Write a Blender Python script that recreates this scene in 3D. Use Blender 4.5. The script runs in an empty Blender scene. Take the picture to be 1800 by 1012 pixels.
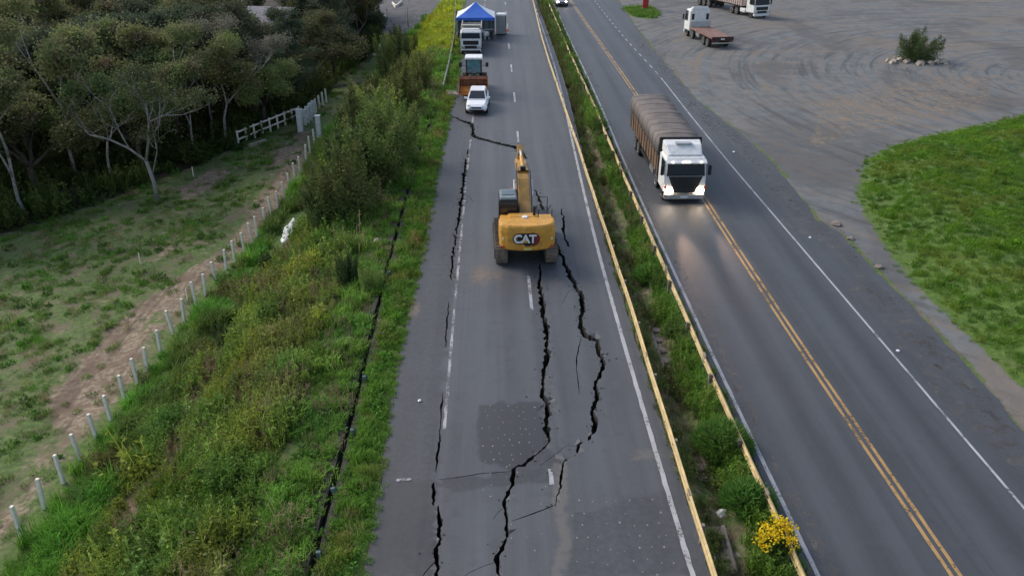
import bpy, bmesh, math, random
import numpy as np
from mathutils import Vector, Matrix, noise as mnoise
from mathutils.geometry import delaunay_2d_cdt
R = math.radians
random.seed(7); rng = np.random.default_rng(7)
S = bpy.context.scene
COL = S.collection

# ------------------------------------------------------------------ camera
CAM_H, FPX, PITCH, YAW = 17.8, 1400.0, R(27.4), R(1.09)
cd = bpy.data.cameras.new('drone_camera'); cam = bpy.data.objects.new('drone_camera', cd); COL.objects.link(cam)
cam.location = (0, 0, CAM_H); cam.rotation_euler = (R(90) - PITCH, 0, -YAW)
cd.sensor_width = 36; cd.lens = 36 * FPX / 1800; cd.clip_end = 8000; cd.clip_start = 0.5
S.camera = cam
# ------------------------------------------------------------------ sky, sun, exposure
SUN_EL, SUN_AZ = R(38), R(-55)          # azimuth measured from +Y towards +X: soft light from ahead on the left
w = bpy.data.worlds.new('World'); S.world = w; w.use_nodes = True
nt = w.node_tree; bg = nt.nodes['Background']
sky = nt.nodes.new('ShaderNodeTexSky'); sky.sky_type = 'NISHITA'; sky.sun_disc = False
sky.sun_elevation = SUN_EL; sky.sun_rotation = SUN_AZ; sky.dust_density = 2.0; sky.ozone_density = 2.0
hs = nt.nodes.new('ShaderNodeHueSaturation'); hs.inputs['Saturation'].default_value = .8   # thin evening cloud greys the sky light
nt.links.new(sky.outputs[0], hs.inputs['Color']); nt.links.new(hs.outputs[0], bg.inputs[0]); bg.inputs[1].default_value = 0.105
sl = bpy.data.lights.new('soft_sun', 'SUN'); sl.energy = 1.2; sl.angle = R(28); sl.color = (1, .91, .78)
so = bpy.data.objects.new('soft_sun', sl); COL.objects.link(so)
sd = Vector((math.sin(SUN_AZ) * math.cos(SUN_EL), math.cos(SUN_AZ) * math.cos(SUN_EL), math.sin(SUN_EL)))
so.rotation_euler = sd.to_track_quat('Z', 'Y').to_euler(); so.location = (-60, 40, 60)
S.view_settings.view_transform = 'Standard'; S.view_settings.look = 'None'; S.view_settings.gamma = 1
S.view_settings.exposure = 1.05
S.cycles.max_bounces = 6; S.cycles.transparent_max_bounces = 12

# ------------------------------------------------------------------ pixel -> place (used to survey the photo)
_cp, _sp, _cy, _sy = math.cos(PITCH), math.sin(PITCH), math.cos(YAW), math.sin(YAW)
FWD = Vector((_sy * _cp, _cy * _cp, -_sp)); RGT = Vector((_cy, -_sy, 0)); UP = RGT.cross(FWD)
def ray(px, py): return (FWD + RGT * ((px - 900) / FPX) - UP * ((py - 506) / FPX)).normalized()
def G(px, py, z=0.0):
    d = ray(px, py); k = (z - CAM_H) / d.z
    return Vector((d.x * k, d.y * k, z))
class Line:                       # x as a function of y along a surveyed line
    def __init__(s, pts, z=0.0, smooth=0.0):
        q = sorted([(G(px, py, z).y, G(px, py, z).x) for px, py in pts])
        s.y = np.array([a for a, _ in q]); s.x = np.array([b for _, b in q])
        if smooth:
            ys = np.arange(s.y[0], s.y[-1], 2.0); xs = np.interp(ys, s.y, s.x)
            k = np.exp(-0.5 * (np.arange(-12, 13) * 2.0 / smooth) ** 2); k /= k.sum()
            n = len(k) // 2; g0 = (xs[3] - xs[0]) / 3; g1 = (xs[-1] - xs[-4]) / 3
            xp = np.concatenate([xs[0] + g0 * np.arange(-n, 0), xs, xs[-1] + g1 * np.arange(1, n + 1)])
            s.y, s.x = ys, np.convolve(xp, k, 'valid')
        s.g0 = (s.x[min(4, len(s.x) - 1)] - s.x[0]) / max(1e-6, s.y[min(4, len(s.y) - 1)] - s.y[0])
        s.g1 = (s.x[-1] - s.x[-min(5, len(s.x))]) / max(1e-6, s.y[-1] - s.y[-min(5, len(s.y))])
    def __call__(s, y):
        y = np.asarray(y, float); r = np.interp(y, s.y, s.x)
        r = np.where(y < s.y[0], s.x[0] + s.g0 * (y - s.y[0]), r)
        return np.where(y > s.y[-1], s.x[-1] + s.g1 * (y - s.y[-1]), r)
EDGE_L = Line([(640,1010),(655,920),(669,845),(678,770),(690,690),(706,600),(721,540),(735,490),(752,400),(766,320),(778,260),(789,206),(797,174),(805,135),(810,98),(814,60),(817,20)])
LINE_L = Line([(766,940),(776,800),(790,650),(798,540),(806,460),(815,370),(826,250),(831,215),(842,102),(848,50),(852,8)], smooth=8)
DASH = Line([(968,835),(928,512),(911,240),(905,171),(899,120),(894,80),(891,45),(888,5)], smooth=10)
LINE_R = Line([(1217,1010),(1195,935),(1157,815),(1147,780),(1115,665),(1085,565),(1060,480),(1040,400),(1022,320),(1005,245),(985,150),(965,85),(950,40),(938,5)], smooth=6)
RAIL1 = Line([(1258,1010),(1210,860),(1165,715),(1130,600),(1100,500),(1070,418),(1045,345),(1016,250),(999.6,209),(980,148),(962.6,98),(948.5,50),(944,28),(938,4)], z=.7, smooth=5)
RAIL2 = Line([(1415,1012),(1392,959),(1356,886),(1328,830),(1293,743),(1250,660),(1228,603),(1199,539),(1171,471),(1146,414),(1117,350),(1086,282),(1062,225),(1037,165),(1002,94),(993,70),(980,41),(965,6)], z=.7, smooth=6)
LINE_RL = Line([(1438,1012),(1409,948),(1380,896),(1349,830),(1314,754),(1266,660),(1242,603),(1207,525),(1174,454),(1139,382),(1099,290),(1072,225),(1047,165),(1011,90),(973,6)], smooth=6)
YEL = Line([(1617,920),(1606,903),(1519,778),(1436,658),(1391,589),(1306,454),(1243,358),(1117,164),(1062,86),(1007,8)], smooth=8)
LINE_RR = Line([(1616,678),(1491,532),(1388,411),(1327,340),(1289,296),(1240,236),(1195,180),(1161,135),(1143,116),(1098,68),(1049,7)], smooth=4)
EDGE_R = Line([(1800,760),(1700,645),(1617,553),(1530,468),(1477,411),(1434,386),(1416,358),(1357,285),(1312,244),(1225,176),(1161,103),(1131,66),(1105,30),(1090,5)])
FENCE_Z = -3.2
FENCE_PX = [(195,738),(220,705),(242,672),(259,651),(283,619),(305,587),(324,563),(345,537),(362,520),(380,495),(398,474),(413,460),(430,442),(444,427),(452,416),(466,399),(478,380),(488,365),(500,351),(510,333),(519,316),(527,304),(538,283),(545,268),(553,252)]
FENCE = Line(FENCE_PX + [(562,240)], z=FENCE_Z, smooth=4)
DRAIN = Line([(548,1000),(575,900),(600,800),(636,690),(650,600),(668,520),(688,445),(705,380),(725,310),(745,240),(762,200),(774,190),(782,152),(793,102),(799,72),(800,33)], z=-.1, smooth=5)
def xf(y):                                        # the foot of the slope; beyond the gate it closes in on the car park
    y = np.asarray(y, float); return np.where(y > 68, FENCE(68.) + np.clip((y - 68) * .06, 0, 4.5), FENCE(np.minimum(y, 68)))
def sstep(t): t = np.clip(t, 0, 1); return t * t * (3 - 2 * t)
def fbm(x, y, s, seed=0.0):
    out = np.empty(np.broadcast(x, y).shape); xb, yb = np.broadcast_arrays(x, y)
    of = out.ravel(); xr = xb.ravel(); yr = yb.ravel()
    for i in range(of.size): of[i] = mnoise.fractal((xr[i] * s + seed, yr[i] * s - seed, seed), .8, 2.1, 4)
    return out
def base_z(x, y):
    x = np.asarray(x, float); y = np.asarray(y, float)
    xd = DRAIN(y) - .5; xe = xf(y) + 1.2
    z = FENCE_Z * sstep(((xd - x) / np.maximum(1.0, xd - xe)) ** .9 * .999 if False else np.clip((xd - x) / np.maximum(1.0, xd - xe), 0, 1))
    z = z - np.clip((xf(y) - x) * .045, 0, 1.6)
    # ditch between the carriageways
    r1 = RAIL1(y) + .25; r2 = RAIL2(y) - .35; u = np.clip((x - r1) / np.maximum(.4, r2 - r1), 0, 1)
    z = z - .55 * np.sin(np.pi * u) ** 1.2 * (x > r1) * (x < r2)
    dd = np.abs(x - DRAIN(y)); z = z - .5 * (1 - sstep((dd - .36) / .4)) * (y > 11) * (y < 72)
    # under the roads
    a = np.minimum(x - EDGE_L(y), LINE_R(y) + .55 - x); z = z - 1.0 * sstep(a / .9) * (a > 0)
    b = np.minimum(x - (LINE_RL(y) - .35), EDGE_R(y) - x); z = z - .25 * sstep(b / .8) * (b > 0)
    return z
def Z(x, y): return float(base_z(x, y))
def T(px, py):                                    # surveyed point on the terrain
    d = ray(px, py); k = 12.0
    while k < 400:
        p = cam.location + d * k
        if p.z <= Z(p.x, p.y):
            a, b = k - .5, k
            for _ in range(14):
                m = (a + b) / 2; q = cam.location + d * m
                if q.z <= Z(q.x, q.y): b = m
                else: a = m
            q = cam.location + d * b; return Vector((q.x, q.y, Z(q.x, q.y)))
        k += .5
    return G(px, py, -4)

# ------------------------------------------------------------------ object helpers
def tag(o, label=None, cat=None, group=None, kind=None):
    if label: o['label'] = label
    if cat: o['category'] = cat
    if group: o['group'] = group
    if kind: o['kind'] = kind
    return o
def empty(name, loc, rz=0, **k):
    o = bpy.data.objects.new(name, None); o.location = loc; o.rotation_euler = (0, 0, rz); COL.objects.link(o); return tag(o, **k)
def link_mesh(name, me, parent=None, **k):
    o = bpy.data.objects.new(name, me); COL.objects.link(o)
    if parent: o.parent = parent
    return tag(o, **k)
def copy_tree(o, parent=None):
    c = o.copy(); COL.objects.link(c); c.parent = parent
    for ch in list(o.children): copy_tree(ch, c)
    return c
class MB:
    def __init__(s): s.v = []; s.f = []
    def add(s, vs, fs, M=None):
        n = len(s.v); s.v += [tuple(M @ Vector(p)) if M else tuple(p) for p in vs]; s.f += [tuple(i + n for i in f) for f in fs]; return s
    def box(s, x0, x1, y0, y1, z0, z1, tx=0, ty=0, M=None):
        return s.add([(x0,y0,z0),(x1,y0,z0),(x1,y1,z0),(x0,y1,z0),(x0+tx,y0+ty,z1),(x1-tx,y0+ty,z1),(x1-tx,y1-ty,z1),(x0+tx,y1-ty,z1)],
                     [(3,2,1,0),(4,5,6,7),(0,1,5,4),(1,2,6,5),(2,3,7,6),(3,0,4,7)], M)
    def prism(s, prof, x0, x1, M=None, inset=0):     # side profile in (y, z), extruded over x
        n = len(prof); A = sum(prof[i][0]*prof[(i+1)%n][1]-prof[(i+1)%n][0]*prof[i][1] for i in range(n))
        if A < 0: prof = prof[::-1]
        vs = [(x0,a,b) for a,b in prof] + [(x1,a,b) for a,b in prof]
        return s.add(vs, [tuple(range(n-1,-1,-1)), tuple(range(n,2*n))] + [(i,(i+1)%n,n+(i+1)%n,n+i) for i in range(n)], M)
    def plan(s, poly, z0, z1, M=None, k=1.0, c=(0,0)):    # plan outline in (x, y), raised from z0 to z1, top scaled by k about c
        n = len(poly); A = sum(poly[i][0]*poly[(i+1)%n][1]-poly[(i+1)%n][0]*poly[i][1] for i in range(n))
        if A < 0: poly = poly[::-1]
        vs = [(a,b,z0) for a,b in poly] + [(c[0]+(a-c[0])*k, c[1]+(b-c[1])*k, z1) for a,b in poly]
        return s.add(vs, [tuple(range(n-1,-1,-1)), tuple(range(n,2*n))] + [(i,(i+1)%n,n+(i+1)%n,n+i) for i in range(n)], M)
    def loft(s, rings, caps=True, M=None):
        n = len(rings[0]); vs = [p for r in rings for p in r]; fs = []
        for k in range(len(rings)-1):
            for i in range(n): fs.append((k*n+i, k*n+(i+1)%n, (k+1)*n+(i+1)%n, (k+1)*n+i))
        if caps: fs += [tuple(range(n-1,-1,-1)), tuple((len(rings)-1)*n+i for i in range(n))]
        return s.add(vs, fs, M)
    def tube(s, pts, rad, n=8, caps=True):
        pts = [Vector(p) for p in pts]; rad = rad if hasattr(rad, '__len__') else [rad]*len(pts); rings = []
        for i, p in enumerate(pts):
            t = (pts[min(i+1,len(pts)-1)] - pts[max(i-1,0)]).normalized()
            a = t.orthogonal().normalized() if i == 0 else (s._a - t * s._a.dot(t)).normalized(); s._a = a
            b = t.cross(a); rings.append([tuple(p + (a*math.cos(2*math.pi*k/n) + b*math.sin(2*math.pi*k/n))*rad[i]) for k in range(n)])
        return s.loft(rings, caps)
    def quad(s, a, b, c, d, M=None): return s.add([a,b,c,d], [(0,1,2,3)], M)
    def build(s, name, m, parent=None, bevel=0, smooth=False, seg=2, **k):
        me = bpy.data.meshes.new(name); me.from_pydata(s.v, [], s.f); me.update()
        bm = bmesh.new(); bm.from_mesh(me)
        if bevel:
            bm.normal_update()
            es = [e for e in bm.edges if len(e.link_faces) == 2 and e.calc_face_angle(0) > R(28)]
            try: bmesh.ops.bevel(bm, geom=es, offset=bevel, segments=seg, affect='EDGES', clamp_overlap=True)
            except Exception: pass
        bmesh.ops.recalc_face_normals(bm, faces=bm.faces)
        bm.to_mesh(me); bm.free()
        if smooth:
            for p in me.polygons: p.use_smooth = True
        me.materials.append(m)
        return link_mesh(name, me, parent, **k)

# ------------------------------------------------------------------ materials
class N:
    def __init__(s, m): s.t = m.node_tree
    def n(s, typ, **kw):
        x = s.t.nodes.new('ShaderNode' + typ); ins = kw.pop('i', {})
        for a, b in kw.items(): setattr(x, a, b)
        for a, b in ins.items():
            if isinstance(b, bpy.types.NodeSocket): s.t.links.new(b, x.inputs[a])
            else: x.inputs[a].default_value = b
        return x
    def mix(s, f, a, b, mode='MIX'):
        x = s.t.nodes.new('ShaderNodeMix'); x.data_type = 'RGBA'; x.blend_type = mode
        for k, v in ((0, f), (6, a), (7, b)):
            if isinstance(v, bpy.types.NodeSocket): s.t.links.new(v, x.inputs[k])
            else: x.inputs[k].default_value = (*v, 1) if isinstance(v, (tuple, list)) and len(v) == 3 else v
        return x.outputs[2]
    def math(s, op, a, b=0.0, clamp=False):
        x = s.t.nodes.new('ShaderNodeMath'); x.operation = op; x.use_clamp = clamp
        for k, v in ((0, a), (1, b)):
            if isinstance(v, bpy.types.NodeSocket): s.t.links.new(v, x.inputs[k])
            else: x.inputs[k].default_value = v
        return x.outputs[0]
    def noise(s, vec, scale, detail=4, rough=.55, dist=0.0):
        return s.n('TexNoise', i={'Vector': vec, 'Scale': scale, 'Detail': detail, 'Roughness': rough, 'Distortion': dist}).outputs[0]
    def ramp(s, f, lo, hi):
        x = s.t.nodes.new('ShaderNodeMapRange'); x.interpolation_type = 'SMOOTHSTEP'; s.t.links.new(f, x.inputs[0])
        x.inputs[1].default_value = lo; x.inputs[2].default_value = hi; return x.outputs[0]
    def coords(s, stretch=None, world=True):
        c = s.n('NewGeometry').outputs['Position'] if world else s.n('TexCoord').outputs['Object']
        if stretch: c = s.n('Mapping', i={'Vector': c, 'Scale': stretch}).outputs[0]
        return c
def newmat(name):
    m = bpy.data.materials.new(name); m.use_nodes = True
    return m, N(m), m.node_tree.nodes['Principled BSDF'], m.node_tree.nodes['Material Output']
MATS = {}
def paint(name, c, rough=.5, metal=0, var=.12, scale=2.5, dirt=0.0, dirtc=(.12,.09,.06), bump=0, spec=.5, fine=0):
    if name in MATS: return MATS[name]
    m, g, b, o = newmat(name); co = g.coords(world=False)
    f = g.ramp(g.noise(co, scale, 5), .3, .7)
    col = g.mix(f, tuple(x*(1-var) for x in c), tuple(min(1, x*(1+var)) for x in c))
    if dirt:
        d = g.math('MULTIPLY', g.ramp(g.noise(co, scale*1.7, 6, .65), .42, .75), dirt); col = g.mix(d, col, dirtc)
    g.t.links.new(col, b.inputs['Base Color']); b.inputs['Roughness'].default_value = rough; b.inputs['Metallic'].default_value = metal
    b.inputs['Specular IOR Level'].default_value = spec
    if bump:
        bp = g.n('Bump', i={'Strength': bump, 'Distance': .02, 'Height': g.noise(co, fine or 25, 4)}); g.t.links.new(bp.outputs[0], b.inputs['Normal'])
    MATS[name] = m; return m
def glow(name, c, e):
    if name in MATS: return MATS[name]
    m, g, b, o = newmat(name); b.inputs['Base Color'].default_value = (*c,1); b.inputs['Emission Color'].default_value = (*c,1); b.inputs['Emission Strength'].default_value = e
    MATS[name] = m; return m
def leafmat(name, c1, c2, c3=None, tint=False, rough=.6):
    m, g, b, o = newmat(name)
    rnd = g.n('NewGeometry').outputs['Random Per Island']; co = g.coords()
    col = g.mix(rnd, c1, c2)
    if c3: col = g.mix(g.ramp(g.noise(co, .7, 3), .45, .7), col, c3)
    if tint:
        at = g.n('Attribute', attribute_type='INSTANCER', attribute_name='tint').outputs['Color']; col = g.mix(1.0, col, at, 'MULTIPLY')
    else:
        oi = g.n('ObjectInfo').outputs['Random']
        hv = g.n('HueSaturation', i={'Hue': g.math('MULTIPLY_ADD', oi, .04), 'Saturation': 1.0, 'Value': g.math('ADD', g.math('MULTIPLY', g.math('FRACT', g.math('MULTIPLY', oi, 7.3)), .7), .65), 'Color': col})
        hh = g.math('ADD', g.math('MULTIPLY', oi, -.06), .528); g.t.links.new(hh, hv.inputs['Hue']); col = hv.outputs[0]
    g.t.links.new(col, b.inputs['Base Color']); b.inputs['Roughness'].default_value = rough; b.inputs['Specular IOR Level'].default_value = .25
    tr = g.n('BsdfTranslucent', i={'Color': col}); mx = g.n('MixShader', i={0: .36, 1: b.outputs[0], 2: tr.outputs[0]})
    g.t.links.new(mx.outputs[0], o.inputs['Surface']); return m

def asphalt(name, c, attr=True, wheel=(), dark=()):
    m, g, b, o = newmat(name); co = g.coords()
    big = g.ramp(g.noise(co, .25, 4), .3, .7); mid = g.noise(co, 1.6, 6, .65); fine = g.noise(co, 22, 3, .7)
    st = g.noise(g.coords((1.6, .05, 1)), 1.0, 5, .6)
    col = g.mix(big, tuple(x*.86 for x in c), tuple(x*1.12 for x in c))
    col = g.mix(g.math('MULTIPLY', g.ramp(st, .4, .66), .6), col, tuple(x*1.5 for x in c)); col = g.mix(g.math('MULTIPLY', g.ramp(g.noise(g.coords((2.6,.03,1)), 1.0, 5, .6), .53, .7), .5), col, tuple(x*.62 for x in c))
    col = g.mix(g.math('MULTIPLY', g.ramp(mid, .5, .72), .5), col, (c[0]*.62, c[1]*.62, c[2]*.66)); col = g.mix(g.math('MULTIPLY', g.ramp(g.noise(co, .55, 5, .7, .7), .56, .7), .4), col, tuple(x*1.45 for x in c))
    col = g.mix(g.math('MULTIPLY', g.ramp(fine, .35, .75), .5), col, tuple(x*1.5 for x in c))
    sp = g.ramp(g.noise(co, 60, 2, .6), .66, .74); col = g.mix(g.math('MULTIPLY', sp, .5), col, (.22,.21,.2))
    X = g.n('SeparateXYZ', i={0: co}).outputs[0]
    for xc, wd, am in wheel:
        d = g.math('ABSOLUTE', g.math('SUBTRACT', X, xc)); k = g.ramp(d, wd, 0.0)
        k = g.math('MULTIPLY', k, g.math('MULTIPLY', g.ramp(g.noise(g.coords((1.2,.07,1)), 1, 4), .25, .6), am))
        col = g.mix(k, col, tuple(min(1, x*1.75) for x in c))
    for xc, wd, am in dark:
        k = g.math('MULTIPLY', g.ramp(g.math('ABSOLUTE', g.math('SUBTRACT', X, xc)), wd, 0.0), g.math('MULTIPLY', g.ramp(g.noise(g.coords((.8,.05,1)), 1, 4), .2, .65), am)); col = g.mix(k, col, tuple(x*.55 for x in c))
    if attr:
        a = g.n('Attribute', attribute_name='tone').outputs['Color']; sp = g.n('SeparateColor', i={0: a})
        n2 = g.noise(co, 5, 5, .65)
        dk = g.ramp(g.math('ADD', sp.outputs[0], g.math('MULTIPLY', g.math('SUBTRACT', n2, .5), .7)), .2, .8)
        col = g.mix(g.math('MULTIPLY', dk, .72), col, (.026,.027,.030))
        du = g.ramp(g.math('ADD', sp.outputs[1], g.math('MULTIPLY', g.math('SUBTRACT', n2, .5), 1.1)), .4, .85)
        col = g.mix(g.math('MULTIPLY', du, .7), col, (.125,.115,.105))
        so = g.ramp(g.math('ADD', sp.outputs[2], g.math('MULTIPLY', g.math('SUBTRACT', n2, .5), 1.0)), .45, .9)
        col = g.mix(g.math('MULTIPLY', so, .75), col, (.2,.135,.085))
    g.t.links.new(col, b.inputs['Base Color']); b.inputs['Roughness'].default_value = .62; b.inputs['Specular IOR Level'].default_value = .5
    hh = g.math('ADD', g.noise(co, 45, 3, .7), g.math('MULTIPLY', mid, .8))
    bp = g.n('Bump', i={'Strength': .35, 'Distance': .02, 'Height': hh}); g.t.links.new(bp.outputs[0], b.inputs['Normal'])
    return m

def linepaint(name, c, worn=.5):
    m, g, b, o = newmat(name); co = g.coords()
    n1 = g.noise(co, 9, 6, .7); n2 = g.noise(co, .9, 4)
    f = g.ramp(g.math('ADD', n1, g.math('MULTIPLY', g.math('SUBTRACT', n2, .5), .9)), worn - .12, worn + .12)
    col = g.mix(g.ramp(n2, .3, .7), tuple(x*.75 for x in c), c); g.t.links.new(col, b.inputs['Base Color']); b.inputs['Roughness'].default_value = .6
    tp = g.n('BsdfTransparent'); mx = g.n('MixShader', i={0: g.math('MULTIPLY', g.math('SUBTRACT', 1.0, f), .85), 1: b.outputs[0], 2: tp.outputs[0]})
    g.t.links.new(mx.outputs[0], o.inputs['Surface']); return m

M_WHITE = paint('white_paint', (.72,.72,.70), .35, var=.06, dirt=.25)
M_CARWHITE = paint('car_white', (.82,.82,.82), .25, var=.03)
M_BLACK = paint('black_plastic', (.012,.012,.013), .5, var=.2)
M_RUBBER = paint('tyre_rubber', (.018,.017,.016), .85, var=.3, dirt=.4)
M_STEEL = paint('grey_steel', (.32,.32,.33), .4, .6)
M_CHROME = paint('bright_steel', (.75,.75,.76), .2, .9)
M_GLASS = paint('dark_glass', (.012,.016,.02), .06, var=.1, spec=.9)
M_WIND = paint('tinted_windscreen', (.012,.014,.02), .3, var=.1, spec=.25)
M_TEAL = paint('teal_glass', (.09,.22,.24), .08, var=.25, spec=.9)
M_YEL = paint('machine_yellow', (.58,.285,.035), .5, var=.12, scale=3.5, dirt=.5, dirtc=(.22,.13,.055))
M_YELD = paint('machine_yellow_dull', (.42,.235,.06), .55, var=.15, dirt=.5, dirtc=(.2,.14,.08))
M_TRACK = paint('dusty_track_steel', (.16,.125,.10), .8, .2, var=.3, scale=6, dirt=.6, dirtc=(.25,.19,.14), bump=.4)
M_RUST = paint('rusty_steel', (.2,.085,.05), .75, .1, var=.3, scale=3, dirt=.5, dirtc=(.3,.17,.1))
M_BED = paint('worn_truck_bed', (.19,.10,.075), .8, var=.25, scale=1.4, dirt=.5, dirtc=(.28,.2,.16))
M_RED = paint('tail_red', (.35,.02,.012), .4)
M_ORANGE = paint('marker_orange', (.7,.12,.02), .4)
M_TARP = paint('brown_tarpaulin', (.125,.108,.098), .8, var=.2, scale=1.2, dirt=.5, dirtc=(.15,.115,.1), bump=.3, fine=4)
M_WOOD = paint('brown_truck_sides', (.15,.085,.045), .75, var=.2, scale=2)
M_RAILY = paint('weathered_yellow_rail', (.46,.34,.15), .6, var=.2, scale=1.5, dirt=.6, dirtc=(.26,.17,.085))
M_RAILP = paint('pale_rail', (.42,.43,.34), .6, var=.15, dirt=.3)
M_POSTW = paint('whitewashed_concrete', (.84,.78,.67), .8, var=.08, dirt=.3, dirtc=(.45,.4,.32))
M_POSTB = paint('bluish_grey_concrete', (.11,.16,.16), .85, var=.2, dirt=.35, dirtc=(.05,.07,.04))
M_CONC = paint('weathered_concrete', (.2,.165,.145), .9, var=.25, scale=4, dirt=.5, dirtc=(.1,.085,.06), bump=.4)
M_BARK = paint('brown_bark', (.07,.052,.042), .9, var=.35, scale=5, bump=.5)
M_BARKP = paint('pale_bark', (.27,.25,.235), .9, var=.25, scale=4, bump=.4)
M_BLUE = paint('blue_canvas', (.02,.12,.50), .6, var=.12, scale=1)
M_CANVAS = paint('white_canvas', (.62,.66,.72), .65, var=.08)
M_CURT = paint('grey_curtain', (.17,.21,.24), .6, var=.2)
M_STONE = paint('pale_stone', (.36,.31,.25), .9, var=.2, scale=4, bump=.5)
M_TRASH = paint('white_plastic', (.7,.7,.7), .4, var=.08)
M_LAMP = glow('headlight_glow', (1, .80, .55), 30)
M_ROOF = paint('grey_roof', (.17,.17,.19), .7, var=.15, scale=1)

TRACK = Line([(180,1000),(240,900),(305,828),(360,690),(422,524),(470,450),(512,397)], z=-2.4, smooth=3)
# ------------------------------------------------------------------ ground sheet
def ground_material():
    m, g, b, o = newmat('ground'); co = g.coords()
    at = g.n('Attribute', attribute_name='mask'); sp = g.n('SeparateColor', i={0: at.outputs['Color']}); gv, dt, lush = sp.outputs
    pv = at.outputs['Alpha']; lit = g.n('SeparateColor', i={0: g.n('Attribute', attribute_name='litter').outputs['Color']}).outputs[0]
    n1 = g.noise(co, .8, 6, .62); n2 = g.noise(co, 4, 5, .65); n3 = g.noise(co, 18, 3, .7)
    gr = g.mix(g.ramp(n2, .3, .7), (.055,.09,.026), (.12,.18,.05)); gr = g.mix(g.ramp(n1, .45, .7), gr, (.16,.13,.085))
    gr = g.mix(g.math('MULTIPLY', lush, .8), gr, g.mix(g.ramp(n2, .3, .7), (.05,.105,.015), (.10,.17,.025)))
    gr = g.mix(g.math('MULTIPLY', g.ramp(n3, .5, .8), .4), gr, (.018,.022,.009))
    ds = g.mix(g.ramp(n2, .3, .72), (.14,.10,.068), (.33,.27,.19)); ds = g.mix(g.ramp(n1, .45, .7), ds, (.165,.115,.08)); ds = g.mix(g.math('MULTIPLY', g.ramp(g.noise(g.coords((2.2,.16,1)), 1.0, 4), .5, .66), .6), ds, (.085,.058,.042))
    df = g.ramp(g.math('ADD', dt, g.math('MULTIPLY', g.math('SUBTRACT', g.noise(co, 1.3, 6, .68), .5), 1.5)), .38, .72)
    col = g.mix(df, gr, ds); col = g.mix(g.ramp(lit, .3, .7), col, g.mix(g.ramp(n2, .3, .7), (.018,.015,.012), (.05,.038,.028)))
    # gravel yard with turning arcs left by lorries
    ctr = g.n('Mapping', i={'Vector': co, 'Location': (-62, -74, 0)}).outputs[0]
    sx = g.n('SeparateXYZ', i={0: ctr}); rad = g.math('SQRT', g.math('ADD', g.math('MULTIPLY', sx.outputs[0], sx.outputs[0]), g.math('MULTIPLY', sx.outputs[1], sx.outputs[1])))
    ang = g.math('ARCTAN2', sx.outputs[1], sx.outputs[0])
    pc = g.n('CombineXYZ', i={0: g.math('MULTIPLY', rad, .55), 1: g.math('MULTIPLY', ang, 1.3), 2: 0.0}).outputs[0]
    arcs = g.noise(pc, 2.0, 6, .68, .6)
    gc = g.mix(g.ramp(n1, .3, .7), (.105,.117,.122), (.165,.172,.172)); gc = g.mix(g.math('MULTIPLY', g.ramp(arcs, .50, .64), .9), gc, (.185,.145,.115))
    gc = g.mix(g.math('MULTIPLY', g.ramp(arcs, .49, .36), .85), gc, (.07,.068,.068))
    gc = g.mix(g.math('MULTIPLY', g.ramp(n3, .45, .75), .5), gc, (.19,.187,.182)); gc = g.mix(g.math('MULTIPLY', g.ramp(g.noise(co, .35, 4), .55, .75), .45), gc, (.07,.083,.062))
    gc = g.mix(g.math('MULTIPLY', g.ramp(g.noise(g.coords((.5,1,1)), .13, 5, .6, .8), .5, .66), .6), gc, (.18,.145,.115)); gc = g.mix(g.math('MULTIPLY', g.ramp(g.noise(g.coords((1,.6,1)), .11, 5, .6, .5), .52, .38), .55), gc, (.078,.076,.076))
    gf = g.ramp(g.math('ADD', gv, g.math('MULTIPLY', g.math('SUBTRACT', g.noise(co, 1.1, 6, .68), .5), .7)), .38, .62)
    col = g.mix(gf, col, gc)
    pc2 = g.mix(g.ramp(n1, .3, .7), (.085,.085,.095), (.13,.125,.13)); col = g.mix(g.ramp(pv, .35, .65), col, pc2)
    g.t.links.new(col, b.inputs['Base Color']); b.inputs['Roughness'].default_value = .9; b.inputs['Specular IOR Level'].default_value = .25
    bp = g.n('Bump', i={'Strength': .6, 'Distance': .06, 'Height': g.math('ADD', n2, g.math('MULTIPLY', n3, .5))}); g.t.links.new(bp.outputs[0], b.inputs['Normal'])
    return m
M_GROUND = ground_material()
def inpoly(x, y, P):
    x = np.asarray(x, float); y = np.asarray(y, float); r = np.zeros(np.broadcast(x, y).shape, bool); n = len(P)
    for i in range(n):
        x1, y1 = P[i][:2]; x2, y2 = P[(i+1) % n][:2]
        if y1 == y2: continue
        r ^= ((y1 > y) != (y2 > y)) & (x < (x2 - x1) * (y - y1) / (y2 - y1) + x1)
    return r
def polydist(x, y, P, closed=True):
    d = np.full(np.broadcast(x, y).shape, 1e9); n = len(P)
    for i in range(n if closed else n - 1):
        a = np.array(P[i][:2]); b = np.array(P[(i+1) % n][:2]); ab = b - a
        t = np.clip(((x - a[0])*ab[0] + (y - a[1])*ab[1]) / max(1e-9, ab @ ab), 0, 1)
        d = np.minimum(d, np.hypot(x - a[0] - t*ab[0], y - a[1] - t*ab[1]))
    return d
GRASS_R = [G(*p) for p in [(1800,200),(1700,222),(1616,240),(1563,255),(1518,278),(1503,312),(1497,349),(1518,386),(1548,436),(1580,479),(1616,520),(1700,600),(1800,700)]] + [Vector((95,20,0)), Vector((140,60,0))]
ISLAND = [G(*p) for p in [(1098,14),(1118,10),(1150,16),(1158,30),(1140,35),(1112,28)]]
PARK = [G(*p, -3.6) for p in [(690,75),(672,55),(668,20),(655,-15),(790,-15),(775,0),(762,25),(752,45),(722,56)]]
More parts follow.
